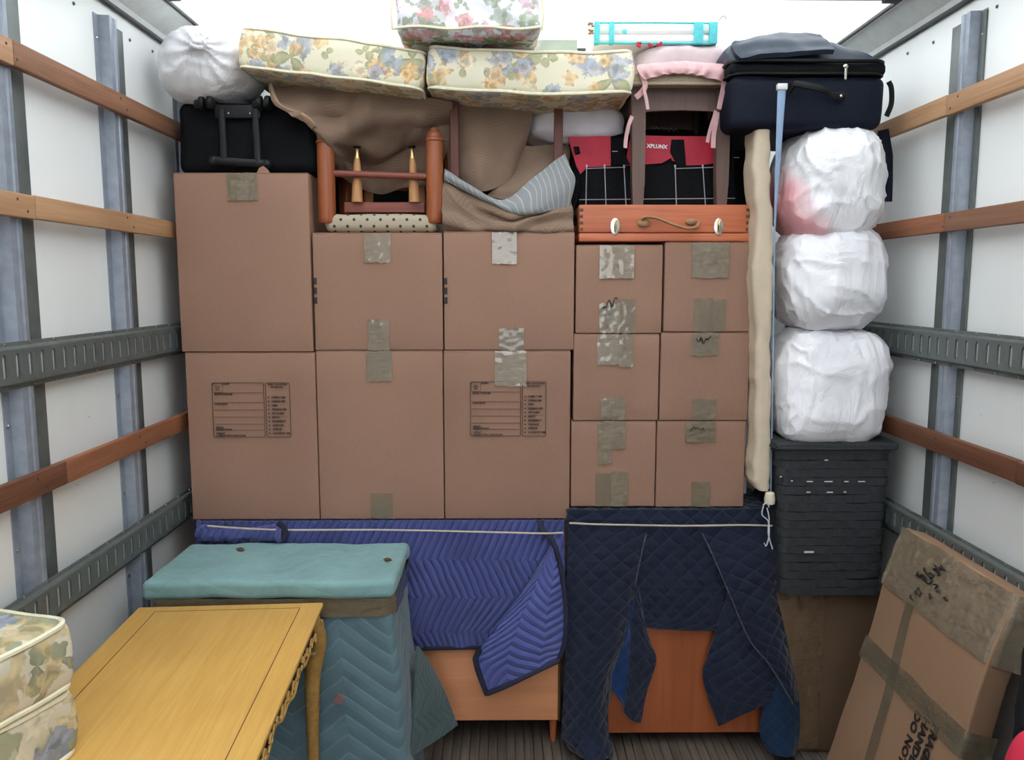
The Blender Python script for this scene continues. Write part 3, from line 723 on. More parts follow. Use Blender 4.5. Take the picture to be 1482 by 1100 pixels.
nb_ = thing('moving_blanket', 'dark navy quilted moving blanket hanging in two drapes over the red-brown chest', 'blanket', (.55, 2.74, ztop2))
xa, xb = xof(820, 760, 2.745), xof(1122, 740, 2.745)
P = [[Vector((x, 3.2, ztop2+.005)) for x in (xa, .5, xb)], [Vector((x, 2.80, ztop2+.005)) for x in (xa, .5, xb)], [Vector((x, 2.752, ztop2-.002)) for x in (xa, .5, xb)]]
emit('top_panel', sheet([catmull(r, 30) for r in P], .007), NAVY, nb_)
mid = grid_surface(px([[(822, 737, 2.748), (900, 737, 2.748), (985, 737, 2.748), (1060, 736, 2.748), (1121, 735, 2.748)],
   [(822, 765, 2.742), (900, 766, 2.740), (985, 767, 2.740), (1060, 766, 2.740), (1122, 764, 2.742)],
   [(860, 830, 2.742), (910, 832, 2.738), (985, 834, 2.732), (1045, 834, 2.736), (1100, 830, 2.745)],
   [(880, 885, 2.745), (920, 888, 2.740), (985, 890, 2.730), (1040, 890, 2.738), (1090, 886, 2.748)],
   [(890, 902, 2.745), (925, 905, 2.740), (965, 911, 2.730), (1040, 911, 2.738), (1085, 906, 2.748)]]), 70, 60)
emit('front_panel', sheet(mid, .008, folds(.005, 4, 3)), NAVY, nb_)
# left drape: a hanging flap whose front edge turns in, showing the bright lining
ld = grid_surface(px([[(822, 757, 2.735), (860, 758, 2.722), (905, 760, 2.722), (938, 763, 2.735)],
   [(822, 800, 2.728), (858, 800, 2.700), (895, 800, 2.700), (928, 800, 2.728)],
   [(819, 870, 2.720), (855, 870, 2.682), (890, 868, 2.684), (915, 865, 2.722)],
   [(819, 940, 2.716), (853, 942, 2.668), (885, 935, 2.674), (905, 925, 2.716)],
   [(818, 1000, 2.716), (846, 1000, 2.664), (872, 985, 2.672), (886, 972, 2.708)],
   [(815, 1060, 2.712), (840, 1060, 2.650), (862, 1050, 2.660), (880, 1048, 2.700)],
   [(822, 1080, 2.700), (842, 1085, 2.630), (866, 1085, 2.640), (884, 1078, 2.680)],
   [(836, 1092, 2.688), (848, 1100, 2.612), (866, 1101, 2.614), (885, 1093, 2.668)]]), 50, 90)
emit('left_drape', sheet(ld, .009, folds(.006, 5, 8)), NAVY, nb_)
EDGE = m_plain('worn_grey_binding', (.075, .08, .10), .9, 0, .5, 60)
emit('edge_binding', tube([r_[-1]+Vector((0, -.004, 0)) for r_ in ld[4:60]], .0035, 6), EDGE, nb_)
ln = grid_surface(px([[(918, 870, 2.712), (912, 870, 2.724), (918, 872, 2.734)],
   [(903, 930, 2.704), (909, 930, 2.716), (918, 930, 2.730)],
   [(886, 975, 2.704), (898, 980, 2.714), (913, 980, 2.728)],
   [(884, 995, 2.704), (895, 1005, 2.712), (908, 1010, 2.722)],
   [(898, 1010, 2.704), (904, 1022, 2.708), (910, 1032, 2.716)]]), 16, 40)
emit('lining', sheet(ln, .006, folds(.002, 4, 2)), NAVYB, nb_)
tl = grid_surface(px([[(917, 850, 2.722), (923, 850, 2.728), (930, 895, 2.738)],
   [(913, 900, 2.716), (928, 905, 2.726), (940, 930, 2.738)],
   [(911, 950, 2.712), (930, 950, 2.720), (949, 956, 2.734)],
   [(907, 1000, 2.708), (922, 1005, 2.716), (936, 1000, 2.730)],
   [(902, 1030, 2.706), (914, 1042, 2.712), (927, 1046, 2.722)]]), 20, 40)
emit('turned_corner', sheet(tl, .008, folds(.003, 4, 5)), NAVY, nb_)
tr2 = grid_surface(px([[(1052, 858, 2.722), (1062, 856, 2.715), (1085, 858, 2.715)],
   [(1040, 900, 2.716), (1068, 905, 2.705), (1110, 910, 2.705)],
   [(1024, 950, 2.712), (1060, 955, 2.698), (1125, 955, 2.698)],
   [(1018, 985, 2.710), (1050, 995, 2.696), (1132, 988, 2.690)],
   [(1040, 1050, 2.708), (1072, 1035, 2.694), (1136, 1004, 2.690)]]), 36, 44)
emit('turned_corner', sheet(tr2, .008, folds(.004, 4, 9)), NAVY, nb_)
rd = grid_surface(px([[(1012, 764, 2.730), (1045, 762, 2.722), (1085, 761, 2.722), (1121, 760, 2.735)],
   [(1032, 805, 2.718), (1062, 800, 2.700), (1095, 800, 2.702), (1125, 800, 2.728)],
   [(1060, 870, 2.700), (1085, 862, 2.682), (1108, 860, 2.690), (1128, 860, 2.722)],
   [(1084, 925, 2.686), (1106, 920, 2.670), (1122, 915, 2.682), (1136, 915, 2.716)],
   [(1112, 960, 2.676), (1127, 955, 2.660), (1136, 955, 2.674), (1143, 955, 2.710)],
   [(1134, 995, 2.668), (1142, 990, 2.656), (1147, 990, 2.668), (1151, 990, 2.704)],
   [(1148, 1020, 2.664), (1150, 1016, 2.660), (1152, 1015, 2.668), (1154, 1015, 2.700)]]), 40, 70)
emit('right_drape', sheet(rd, .009, folds(.005, 5, 11)), NAVY, nb_)
emit('edge_binding', tube([r_[0]+Vector((0, -.004, 0)) for r_ in rd[2:]], .0026, 6), EDGE, nb_)
rb = grid_surface(px([[(1122, 955, 2.700), (1132, 962, 2.690), (1142, 965, 2.690), (1150, 985, 2.705)],
   [(1108, 1010, 2.700), (1125, 1012, 2.680), (1142, 1012, 2.680), (1155, 1015, 2.700)],
   [(1100, 1060, 2.696), (1120, 1062, 2.668), (1142, 1062, 2.668), (1156, 1060, 2.692)],
   [(1112, 1088, 2.684), (1126, 1094, 2.640), (1142, 1095, 2.640), (1150, 1090, 2.678)]]), 24, 40)
emit('right_drape_end', sheet(rb, .009, folds(.004, 5, 12)), m_quilt('deep_blue_lining', (.006, .022, .058), 'diamond', .06, 1, 1, .3, .3, 0), nb_)
strap('cream elastic strap across the dark navy blanket', [(824, 757, 2.706), (870, 759, 2.706), (985, 761, 2.716), (1070, 760, 2.706), (1118, 761, 2.716)])

# ------------------------------------------------------------------ teal wrapped cabinet
tc = thing('wrapped_cabinet', 'cabinet wrapped in a teal quilted pad beside the golden table', 'cabinet', (-.73, 2.5, 0))
zt = .812
q = [atz(220, 846, zt), atz(575, 836, zt), atz(588, 781, zt), atz(262, 783, zt)]
ya, yb = (q[0].y+q[1].y)/2, min((q[2].y+q[3].y)/2, 2.685)
xl, xr = (q[0].x+q[3].x)/2, (q[1].x+q[2].x)/2; xl = max(xl, -1.13)
ST = .058
g = rbox(((xl+xr)/2, (ya+yb)/2, zt-ST/2), (xr-xl+.01, yb-ya+.01, ST), .020, 4, (60, 30, 2))
g.warp(lambda p: p+Vector((.006*fbm((p.z*6, p.y*7, 1), 2), .006*fbm((p.x*7, p.z*6, 3), 2), .006*fbm((p.x*5, p.y*5, p.z*5), 3)-.008*max(0, fbm((p.x*2.2, p.y*2.2, 0), 2, 3)))))
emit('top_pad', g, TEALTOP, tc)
emit('stain', [poly_slab([at(u, v, 0.1)*0+Vector(atz(u+du, v+dv, zt+.0045)) for du, dv in ((-6, -1), (-1, -2.5), (5, -1), (6, 1), (1, 2.5), (-4, 2))], (0, 0, 1), .0015) for u, v in ((348, 795), (561, 810))], OAKLINE, tc)
def ring(x0, x1, y0, y1, r, n=8, dense=14):
    pts = []
    for (cx, cy, s0) in ((x1-r, y1-r, 0), (x0+r, y1-r, 1), (x0+r, y0+r, 2), (x1-r, y0+r, 3)):
        arc = [Vector((cx+r*math.cos(math.pi/2*(s0+k/n)), cy+r*math.sin(math.pi/2*(s0+k/n)), 0)) for k in range(n+1)]
        pts += arc
    out = []                                            # subdivide the long straight edges
    for i, p in enumerate(pts):
        b = pts[(i+1) % len(pts)]; out.append(p)
        k = int((b-p).length/.022)
        for j in range(1, k): out.append(p.lerp(b, j/k))
    return out
def loft(rings, close=True):
    g = G(); n = len(rings[0]); g.uv = []
    per = [0]
    for i in range(1, n+1): per.append(per[-1]+(rings[0][i % n]-rings[0][i-1]).length)
    z0 = rings[0][0].z
    for r_ in rings:
        for i in range(n+1): g.v.append(r_[i % n]); g.uv.append((per[i], r_[i % n].z-z0))
    for k in range(len(rings)-1):
        for i in range(n): g.f.append((k*(n+1)+i, k*(n+1)+i+1, (k+1)*(n+1)+i+1, (k+1)*(n+1)+i))
    if close: g.f.append(tuple(range(n))[::-1]); g.f.append(tuple(range((len(rings)-1)*(n+1), (len(rings)-1)*(n+1)+n)))
    return g
base = ring(xl+.012, xr-.006, ya+.012, yb-.006, .035)
cx, cy = (xl+xr)/2, (ya+yb)/2
rings = []
for k in range(46):
    z = zt-ST-.012-(zt-ST-.014)*k/45; t_ = k/45; rr = []
    for p in base:
        out = Vector((p.x-cx, p.y-cy, 0)).normalized()
        fl_ = .055*t_**1.2*(.35+.65*max(0, out.x))+.012*math.sin(t_*2.6)
        w_ = .009*fbm((p.x*6, p.y*6, z*5), 3, 5)+.004*math.sin(z*60+6*fbm((p.x*4, p.y*4, z*3), 2, 7))*t_
        rr.append(Vector((p.x, p.y, z))+out*(fl_+w_))
    rings.append(rr)
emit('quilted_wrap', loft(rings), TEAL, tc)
emit('tear', poly_slab([at(490+dx, 1013+dy, rings[20][0].y if False else ya-.014) for dx, dy in ((-7, -1), (-2, -8), (4, -6), (8, 1), (3, 7), (-3, 6), (-6, 8))], (0, 1, 0), .012), m_plain('torn_pad_inside', (.22, .13, .12), .9), tc)
trg = []
for k in range(9):
    z = zt-ST+.002-.058*k/8
    rr = []
    for p in base:
        out = Vector((p.x-cx, p.y-cy, 0)); out = Vector((math.copysign(1, out.x) if abs(out.x)/(xr-xl) > abs(out.y)/(yb-ya) else 0, math.copysign(1, out.y) if abs(out.x)/(xr-xl) <= abs(out.y)/(yb-ya) else 0, 0))
        rr.append(Vector((p.x, p.y, z))+out*(.012+.003*fbm((p.x*14, p.y*14, z*70), 2)))
    trg.append(rr)
emit('tape_wrap', loft(trg, False), FILM, tc)
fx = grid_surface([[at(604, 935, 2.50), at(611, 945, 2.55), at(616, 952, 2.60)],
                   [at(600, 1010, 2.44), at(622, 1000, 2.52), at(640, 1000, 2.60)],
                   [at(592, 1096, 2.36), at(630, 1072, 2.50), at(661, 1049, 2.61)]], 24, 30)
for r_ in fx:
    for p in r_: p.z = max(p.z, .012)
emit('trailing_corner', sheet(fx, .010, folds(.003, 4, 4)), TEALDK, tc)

# ------------------------------------------------------------------ golden carved table
ZTAB = .755
c0, c1 = atz(200.5, 878.5, ZTAB), atz(468, 871.5, ZTAB)
ex = (c1-c0).normalized(); ey = Vector((-ex.y, ex.x, 0)); TW = (c1-c0).length; TL = 1.15
if max(c0.y, c1.y) > ya-.012:
    sft = max(c0.y, c1.y)-(ya-.022); c0 -= Vector((0, sft, 0)); c1 -= Vector((0, sft, 0))
MT = frame(c0, ex, ey)                                  # x along the far edge, -y towards the camera
tb = thing('carved_table', 'golden oak table with cabriole legs and carved apron', 'table', MT @ Vector((TW/2, -TL/2, -ZTAB)), math.atan2(ex.y, ex.x))
def L(g): return g.tr(MT)
g = rbox((TW/2, -TL/2, -.008), (TW, TL, .016), .005, 3); g.join(rbox((TW/2, -TL/2, -.021), (TW-.014, TL-.014, .010), .004, 2)); 
emit('tabletop', L(g), OAK, tb)
ins = .062; lines = [((TW/2, -ins*.62), (TW-2*ins, .0022)), ((TW/2, -TL+ins), (TW-2*ins, .0022)), ((ins, -(TL+ins*.62-ins)/2), (.0022, TL-ins-ins*.62)), ((TW-ins, -(TL+ins*.62-ins)/2), (.0022, TL-ins-ins*.62))]
emit('inlay_line', [L(rbox((c[0], c[1], .0002), (s[0], s[1], .0006), .0001)) for c, s in lines], OAKLINE, tb)
AZ = -.026
def apron(p0, p1, out, name='apron'):
    """scalloped board with carved scrolls along local p0 -> p1"""
    p0, p1 = Vector((*p0, 0)), Vector((*p1, 0)); d = (p1-p0); ln = d.length; d.normalize(); o = Vector((*out, 0)); n = 80; top = []; bot = []
    prof = lambda s: .052+.030*(abs(2*s-1)**2.2)+.010*math.cos(s*6.283*3)+.008*math.cos(s*6.283*7)
    for k in range(n+1):
        s = k/n; q = p0+d*ln*s; top.append(q+Vector((0, 0, AZ))); bot.append(q+Vector((0, 0, AZ-prof(s))))
    g = G()
    for off in (0, -.018):
        g.v += [p+o*off for p in top]+[p+o*off for p in bot]
    m = n+1
    for k in range(n):
        g.f += [(k, k+1, m+k+1, m+k), (2*m+k+1, 2*m+k, 3*m+k, 3*m+k+1), (m+k, m+k+1, 3*m+k+1, 3*m+k)]
    g.f += [(0, m, 3*m, 2*m), (n, 2*m+n, 3*m+n, m+n)]
    a = emit(name, L(g), OAKDEEP, tb, smooth=25)
    emit('edge_bead', L(tube([p+o*.001 for p in bot], .0045, 6)), OAK, a)
    cr = G(); sc_ = G(); rs = random.Random(3)
    k = 0; s = .02
    while s < .985:
        h = prof(s)-.018; z = AZ-.010-h*.5; q = p0+d*ln*s
        r_ = min(.016, h*.42)
        sp = [q+o*(.004)+d*(math.cos(a_)*r_*(1-a_/11))+Vector((0, 0, z+math.sin(a_)*r_*(1-a_/11)))*1 for a_ in [i*.45 for i in range(17)]] if k % 2 == 0 else \
             [q+o*.003+d*((i/8-.5)*.034)+Vector((0, 0, z+(.010 if k % 4 == 1 else -.010)*math.sin(i/8*3.14*1.4)-.004)) for i in range(9)]
        sc_.join(tube([q_+o*.004 for q_ in sp], lambda t_: .0036*(1-.5*t_), 6))
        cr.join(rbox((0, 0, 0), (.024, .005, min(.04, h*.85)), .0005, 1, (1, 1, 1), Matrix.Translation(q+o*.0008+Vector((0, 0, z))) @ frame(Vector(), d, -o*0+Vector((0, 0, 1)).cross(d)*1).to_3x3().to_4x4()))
        s += .030 if ln > .8 else .055; k += 1
    emit('carved_scroll', L(sc_), OAK, a); emit('dark_recess', L(cr), CREV, a)  # dark blocks between the scrolls, drawn as the hollows of the carving
apron((TW-.018, -.07), (TW-.018, -TL+.07), (1, 0)); apron((.018, -.07), (.018, -TL+.07), (-1, 0))
apron((.07, -.018), (TW-.07, -.018), (0, 1)); apron((.07, -TL+.018), (TW-.07, -TL+.018), (0, -1))
for (lx, ly, ox, oy) in ((TW-.035, -.035, 1, 1), (.035, -.035, -1, 1), (TW-.035, -TL+.035, 1, -1), (.035, -TL+.035, -1, -1)):
    o = Vector((ox, oy, 0)).normalized()
    pth = []; wd = []
    for z, off, w_ in ((AZ, -.004, .030), (-.06, .006, .034), (-.10, .016, .036), (-.15, .016, .031), (-.22, .004, .024), (-.32, .000, .021), (-.45, -.002, .018), (-.58, .000, .017), (-.66, .006, .018), (-.71, .012, .021), (-.745, .016, .024), (-.7545, .016, .022)):
        pth.append(Vector((lx, ly, z))+o*off); wd.append(w_*1.28)
    cp = catmull(pth, 48); cw = [v.x for v in catmull([(w_, 0, 0) for w_ in wd], 48)]
    g = G()
    for p, w_ in zip(cp, cw):
        for (a, b) in ((1, .35), (.35, 1), (-.35, 1), (-1, .35), (-1, -.35), (-.35, -1), (.35, -1), (1, -.35)): g.v.append(p+Vector((a*w_*.72, b*w_*.72, 0)))
    for k in range(48):
        for i in range(8): g.f.append((k*8+i, k*8+(i+1) % 8, (k+1)*8+(i+1) % 8, (k+1)*8+i))
    g.f.append(tuple(range(8))); g.f.append(tuple(range(48*8, 49*8))[::-1])
    lg = emit('leg', L(g), OAKDK, tb, smooth=50)
    emit('knee_carving', L(tube([cp[6]+o*.026+Vector((0, 0, .02)), cp[8]+o*.030, cp[11]+o*.027, cp[14]+o*.020], lambda t_: .009*(1-.6*t_), 8)), OAK, lg)

# ------------------------------------------------------------------ cushions near the camera
def cushion(root, size, M, mat, crown=.02, pipe=.0055, sag=None, seed=0, fine=1.0):
    sx, sy, sz = size
    g = rbox((0, 0, 0), size, min(.022, sz*.2), 3, (26, 18, 6))
    def wp(p):
        q = Vector(p); ex_, ey_ = max(0, 1-(2*p.x/sx)**2), max(0, 1-(2*p.y/sy)**2)
        q.z += math.copysign(crown, p.z)*(ex_*ey_)**.6*min(1, abs(p.z)/(sz*.3))
        k = max(0, 1-(2*p.z/sz)**2)
        q.y += math.copysign(.006, p.y)*k*min(1, abs(p.y)/(sy*.45)); q.x += math.copysign(.006, p.x)*k*min(1, abs(p.x)/(sx*.45))
        q += Vector((fbm(p*7, 2, seed), fbm(p*7, 2, seed+3), fbm(p*6, 2, seed+5)))*.006*fine
        if sag: q.z += sag(p.x/sx*2)
        return q
    g.warp(wp); emit('cover', g.tr(M), mat, root, smooth=60)
    for sz_ in (1, -1):
        rr = ring(-sx/2+.003, sx/2-.003, -sy/2+.003, sy/2-.003, .03, 6)
        pts = [Vector(wp(Vector((p.x, p.y, sz_*(sz/2-.006))))) for p in rr]
        g2 = tube([M @ p for p in pts], pipe, 6, 1, False, True); emit('piping', g2, PIPE, root)
dC = 1.525
cc = at(104, 893, dC)
e1 = Vector((-.30, -.954, 0)).normalized(); e2 = Vector((-.954, .30, 0)).normalized()
for k, lb in enumerate(('upper of two blue and gold floral cushions on the golden table', 'lower of two blue and gold floral cushions on the golden table')):
    hgt = (cc.z-ZTAB)/2-.001; wx, wy = .27, .52
    ctr = Vector((cc.x, cc.y, 0))+e1*wy/2+e2*wx/2-(e2*-.006 if k else Vector()); z = ZTAB+hgt*(1.5-k)+.001
    r_ = thing('seat_cushion', lb, 'cushion', (ctr.x, ctr.y, z-hgt/2), 0, 'blue and gold floral cushions')
    cushion(r_, (wx, wy, hgt-.004), frame(Vector((ctr.x, ctr.y, z)), -e2, -e1), FLOR2, .0, .006, None, 3+k)

# ------------------------------------------------------------------ right-hand column: box, hamper, bags, ironing board
# kraft carton under the hamper
yk = 2.715
kx0, kx1 = xof(1122, 900, yk), xof(1276, 900, yk); zk = zof(866, 2.64)-.003
t = thing('carton', 'brown kraft carton with crinkled tape under the charcoal hamper', 'box', ((kx0+kx1)/2, yk+.2, 0))
g = rbox(((kx0+kx1)/2, yk+.2, zk/2), (kx1-kx0, .40, zk-.002), .008, 2, (14, 8, 18))
g.warp(lambda p: p+Vector((fbm(p*6, 2, 1), fbm(p*6, 2, 2), 0))*.006)
emit('body', g, KRAFT, t)
P = []
for j in range(41):
    row = []
    for i in range(25):
        x = kx0-.002+(.175)*i/24; z = zk-.01-(zk-.03)*j/40
        row.append(Vector((x, yk-.006-.006*abs(fbm((x*22, 1, z*22), 3, 2)), z)))
    P.append(row)
emit('tape_sheet', sheet(P, .001), m_tape('brown_crinkled_tape', (.19, .118, .068), .25, .8, .75), t, smooth=60)
fl = [at(u, v, yk-.012) for u, v in ((1121, 842), (1128, 838), (1134, 850), (1141, 868), (1127, 868))]
emit('torn_flap', poly_slab(fl, (0, 1, 0), .006), KRAFT, t)
# woven hamper
yh = 2.64; zh0, zh1 = zof(865, yh), zof(652, yh)
hx0, hx1 = xof(1124, 655, yh), xof(1300, 655, yh); hb0, hb1 = xof(1131, 860, yh), xof(1279, 860, yh)
hx1 = min(hx1, XR-.022)
HD = .34
t = thing('laundry_hamper', 'charcoal woven hamper with a lid standing on the kraft carton', 'hamper', ((hx0+hx1)/2, yh+HD/2, zh0))
def hring(s, inset=0.0, n=4):
    a, b = hb0+(hx0+.008-hb0)*s, hb1+(hx1-.012-hb1)*s; yb_ = yh+HD-.03+.03*s; z = zh0+(zh1-zh0)*s
    return [Vector((p.x, p.y, z)) for p in ring(a+inset, b-inset, yh+.004+inset, yb_-inset, .035, 5)]
core = [hring(s/12, .010) for s in range(13)]
emit('liner', loft(core), BLACKT, t)
NR = 17
for r_ in range(NR):
    s0, s1 = (r_+.015)/NR*.985, (r_+.985)/NR*.985; sm = (s0+s1)/2
    base_ = hring(sm, .003); n = len(base_); out = []
    c_ = Vector(((hx0+hx1)/2, yh+HD/2, 0)); acc = 0
    g = G(); m = n
    cols = []
    for i, p in enumerate(base_):
        d = Vector((p.x-c_.x, p.y-c_.y, 0)); d = Vector((math.copysign(1, d.x) if abs(d.x)/(hx1-hx0) > abs(d.y)/HD else 0, 0 if abs(d.x)/(hx1-hx0) > abs(d.y)/HD else math.copysign(1, d.y), 0))
        acc += (p-base_[i-1]).length if i else 0
        wv = .0026*math.sin(acc/.042*math.pi+(r_ % 2)*math.pi)+.0015*fbm((p.x*20, p.y*20, r_*3.3), 2)
        hz = (zh1-zh0)*(s1-s0)/2; jz = .003*fbm((p.x*12, p.y*12, r_*1.7), 2, 3)
        for dz, o_ in ((-hz*.985, -.003), (-hz*.985, .0), (0, .0004), (hz*.985, .0), (hz*.985, -.003)):
            g.v.append(Vector((p.x, p.y, zh0+(zh1-zh0)*sm+dz+jz))+d*(wv+o_))
    for i in range(n):
        k = (i+1) % n
        for j in range(4): g.f.append((i*5+j, k*5+j, k*5+j+1, i*5+j+1))
        g.f.append((i*5+4, k*5+4, k*5, i*5))
    emit('woven_band', g, HAMP, t, smooth=25)
emit('rim', [loft([[q+Vector((0, 0, dz)) for q in hring(1.0, -.004)] for dz in (-.012, .004)])], HAMP, t)
lid = rbox(((hx0+hx1)/2, yh+HD/2, zh1+.014), (hx1-hx0+.004, HD+.01, .022), .009, 3, (8, 8, 1))
emit('lid', lid, HAMP, t)
emit('lid_edge', tube([Vector((p.x, p.y, zh1+.006)) for p in ring(hx0-.003, hx1+.003, yh-.006, yh+HD+.004, .03, 5)], .006, 6, 1, False, True), HAMP, t)
for (u, v, wd) in ((1146, 696, 3), (1172, 697, 9), (1199, 697, 12), (1225, 697, 6), (1247, 697, 10), (1170, 712.5, 6), (1201, 712.5, 9), (1223, 712, 4), (1196, 666, 5), (1171, 799, 14), (1130, 690, 3)):
    p0, p1 = at(u-wd/2, v, yh-.003), at(u+wd/2, v, yh-.003)
    emit('worn_spot', rbox((p0+p1)/2, (p1.x-p0.x, .003, .0042 if wd < 13 else .007), .001), LINER, t)
ZL = zh1+.026
# three bags of bedding
def bagthing(label, u0, u1, v0, v1, y, dep, mat, seed, e=3.0, wr=.03):
    a, b = at(u0, (v0+v1)/2, y), at(u1, (v0+v1)/2, y); z1, z0 = zof(v0, y), zof(v1, y)
    cx, cz = (a.x+b.x)/2, (z0+z1)/2; hx, hz = (b.x-a.x)/2, (z1-z0)/2
    t = thing('plastic_bag', label, 'bag', (cx, y+.02, z0), 0, 'white plastic bags of bedding')
    g = blob((cx, y, cz), (hx, dep, hz), e, 144, 110, wr, 3.6, seed, .008, 10)
    xl_ = XRF-.006
    g.warp(lambda p: Vector((min(p.x, xl_), p.y, max(p.z, z0-.004))))
    return t, g, (cx, y, cz, hx, hz)
t, g, _ = bagthing('white plastic bag of bedding resting on the charcoal hamper', 1118, 1268, 470, 642, 2.80, .19, WHITEB, 3, 3.4, .022); emit('body', g, WHITEB, t, smooth=75)
t, g, _ = bagthing('white plastic bag of bedding in the middle of the three stacked bags', 1120, 1270, 326, 480, 2.80, .19, WHITEB, 8, 3.0, .026); emit('body', g, WHITEB, t, smooth=75)
t, g, _ = bagthing('white plastic bag showing pink bedding under the navy suitcase', 1126, 1264, 181, 354, 2.80, .19, WHITEB, 14, 2.9, .026); emit('body', g, BAGPINK, t, smooth=75)
# ironing board on end
yi = 2.69
t = thing('ironing_board', 'ironing board on end with cream cover and pale blue leg', 'ironing board', (xof(1105, 450, yi), yi+.15, zof(722, yi)))
pts = [(1092, 184, 1117), (1092, 260, 1117), (1096, 330, 1120), (1090, 410, 1121), (1094, 480, 1117), (1094, 560, 1117), (1093, 640, 1117), (1091, 690, 1118), (1094, 706, 1117), (1100, 712, 1113)]
rr_ = []
cl = catmull([(a, b, c) for a, b, c in pts], 90)
for k, q in enumerate(cl):
    x0_, x1_ = xof(q.x, q.y, yi), xof(q.z, q.y, yi); z = zof(q.y, yi); tp = min(1, (len(cl)-1-k)/14)**.5; dd = .02+.10*tp
    j = .006*fbm((0, 3, z*9), 3, 2)
    rr_.append([Vector((p.x, p.y, z)) for p in [Vector((p.x+j+.008*fbm((p.y*8, p.x*8, z*14), 3, 4), p.y, 0)) for p in ring(x0_, max(x1_, x0_+.02), yi, yi+dd, min(.018, (x1_-x0_)/2.3), 4)]])
nmin = min(len(r_) for r_ in rr_); 
def resample(r_, n):
    L_ = [0]
    for i in range(len(r_)): L_.append(L_[-1]+(r_[(i+1) % len(r_)]-r_[i]).length)
    out = []; j = 0
    for k in range(n):
        s = L_[-1]*k/n
        while L_[j+1] < s: j += 1
        f = (s-L_[j])/max(1e-9, L_[j+1]-L_[j]); out.append(r_[j].lerp(r_[(j+1) % len(r_)], f))
    return out
emit('padded_cover', loft([resample(r_, 48) for r_ in rr_]), CREAMC, t, smooth=60)
la, lb_ = at(1131.5, 128, 2.60), at(1115.5, 716, 2.715)
lm = la.lerp(lb_, .5)
g = tube([la, at(1125, 250, 2.625), at(1121, 335, 2.665), at(1119.5, 470, 2.70), lb_], lambda s: .0135-.0110*min(1, s*2.1), 8, .55, up=(1, 0, 0))
emit('leg', g, BLUEM, t)
emit('leg_tip', rbox(la+Vector((0, 0, .004)), (.032, .018, .020), .003, 2), ALU, t)
p = at(1114, 722, 2.69); emit('foot_cap', lathe([(.012, 0), (.018, .004), (.019, .02), (.016, .04), (.012, .044)], p-Vector((0, 0, .020)), 12), CREAMP, t)
for pts in (((1105, 732), (1103, 745), (1112, 755), (1113, 775), (1109, 790), (1106, 786)), ((1110, 735), (1113, 750), (1112, 772), (1118, 795)), ((1104, 731), (1110, 728), (1113, 734))):
    emit('drawstring', tube(catmull([at(u, v, 2.648) for u, v in pts], 24), .0022, 6), STRING, t)
# thin grey panel between the cartons and the board
yg = 2.80; g = rbox(((xof(1079.5, 600, yg)+xof(1086, 600, yg))/2, yg+.14, (zof(470, yg)+zof(716, yg))/2), (.014, .28, zof(470, yg)-zof(716, yg)), .005, 2, (2, 6, 20))
g.warp(lambda p: p+Vector((.004*fbm((0, p.y*9, p.z*9), 2, 3), 0, 0)))
tag(emit('folded_panel', g, GREYP), 'thin grey padded panel standing between small cartons and ironing board', 'panel')

# ------------------------------------------------------------------ the leaning carton
T1, T2, Bq = at(1310, 763, 2.446), at(1460, 848, 1.888), at(1195, 1100, 2.446)
eu = Vector((T1.x-Bq.x, 0, T1.z-Bq.z)).normalized(); en = Vector((eu.z, 0, -eu.x)); ew = Vector((0, -1, 0)); TH = .070
topx = T1.x-.01
hh = (T1.z-.026)/eu.z                                    # slope length down to the floor
O = T1; WY = T1.y-T2.y
ML = Matrix(((ew.x, -eu.x, en.x, O.x), (ew.y, -eu.y, en.y, O.y), (ew.z, -eu.z, en.z, O.z), (0, 0, 0, 1)))   # x along the width, y down the slope, z into the box
lc = thing('carton', 'tall flat carton marked fragile leaning against the right wall', 'box', (O.x, (T1.y+T2.y)/2, 0))
g = rbox((WY/2, hh/2, TH/2), (WY, hh, TH), .006, 2, (8, 14, 2))
def bend(p): return Vector((p.x, p.y, p.z-.012*math.exp(-((p.y-.2)/.14)**2)+.004*fbm((p.x*5, p.y*5, 0), 2)))
emit('body', g.warp(bend).tr(ML), CARD2, lc)
def face(u, v):                                         # pixel on the big face -> local (x, y)
    p = ML.inverted() @ onplane(u, v, O, en); return p.x, p.y
def lstrip(a, b, wd, mat, name='tape_strip', lift=.0025, nn=30, wr_=.0015, seed=0):
    a, b = Vector((*a, 0)), Vector((*b, 0)); d = (b-a).normalized(); s_ = Vector((-d.y, d.x, 0)); P = []
    for j in range(9):
        row = []
        for i in range(nn+1):
            q = a.lerp(b, i/nn)+s_*wd*(j/8-.5); q.z = 0; q = bend(q); q.z -= lift+wr_*max(0, fbm((q.x*40, q.y*40, seed), 2)); row.append(ML @ q)
        P.append(row)
    return emit(name, sheet(P, .0008), mat, lc, smooth=60)
def wrap(y0, y1, mat, name, wr_, seed=0, lift=.003, x0=-.004):
    """tape going across the face and round the narrow end"""
    P = []
    for j in range(21):
        row = []; yv = y0+(y1-y0)*j/20
        for i in range(61):
            s = i/60*(WY+TH+.008); d = lift+wr_*abs(fbm((s*28, yv*22, seed), 3, 2))
            sl = yv+(.006*fbm((s*6, seed, 0), 2) if j in (0, 20) else 0)
            if s < WY: q = bend(Vector((s+x0, sl, 0))); q.z -= d
            else: q = Vector((WY+d+.001, sl, s-WY))
            row.append(ML @ q)
        P.append(row)
    return emit(name, sheet(P, .001), mat, lc, smooth=70)
f1, f2 = face(1283, 862), face(1434, 942)
wrap(.0, (f1[1]+f2[1])/2, TAPE2, 'top_tape', .005, 1)
h1, h2 = face(1252, 938), face(1388, 1066)
hy = (h1[1]+h2[1])/2
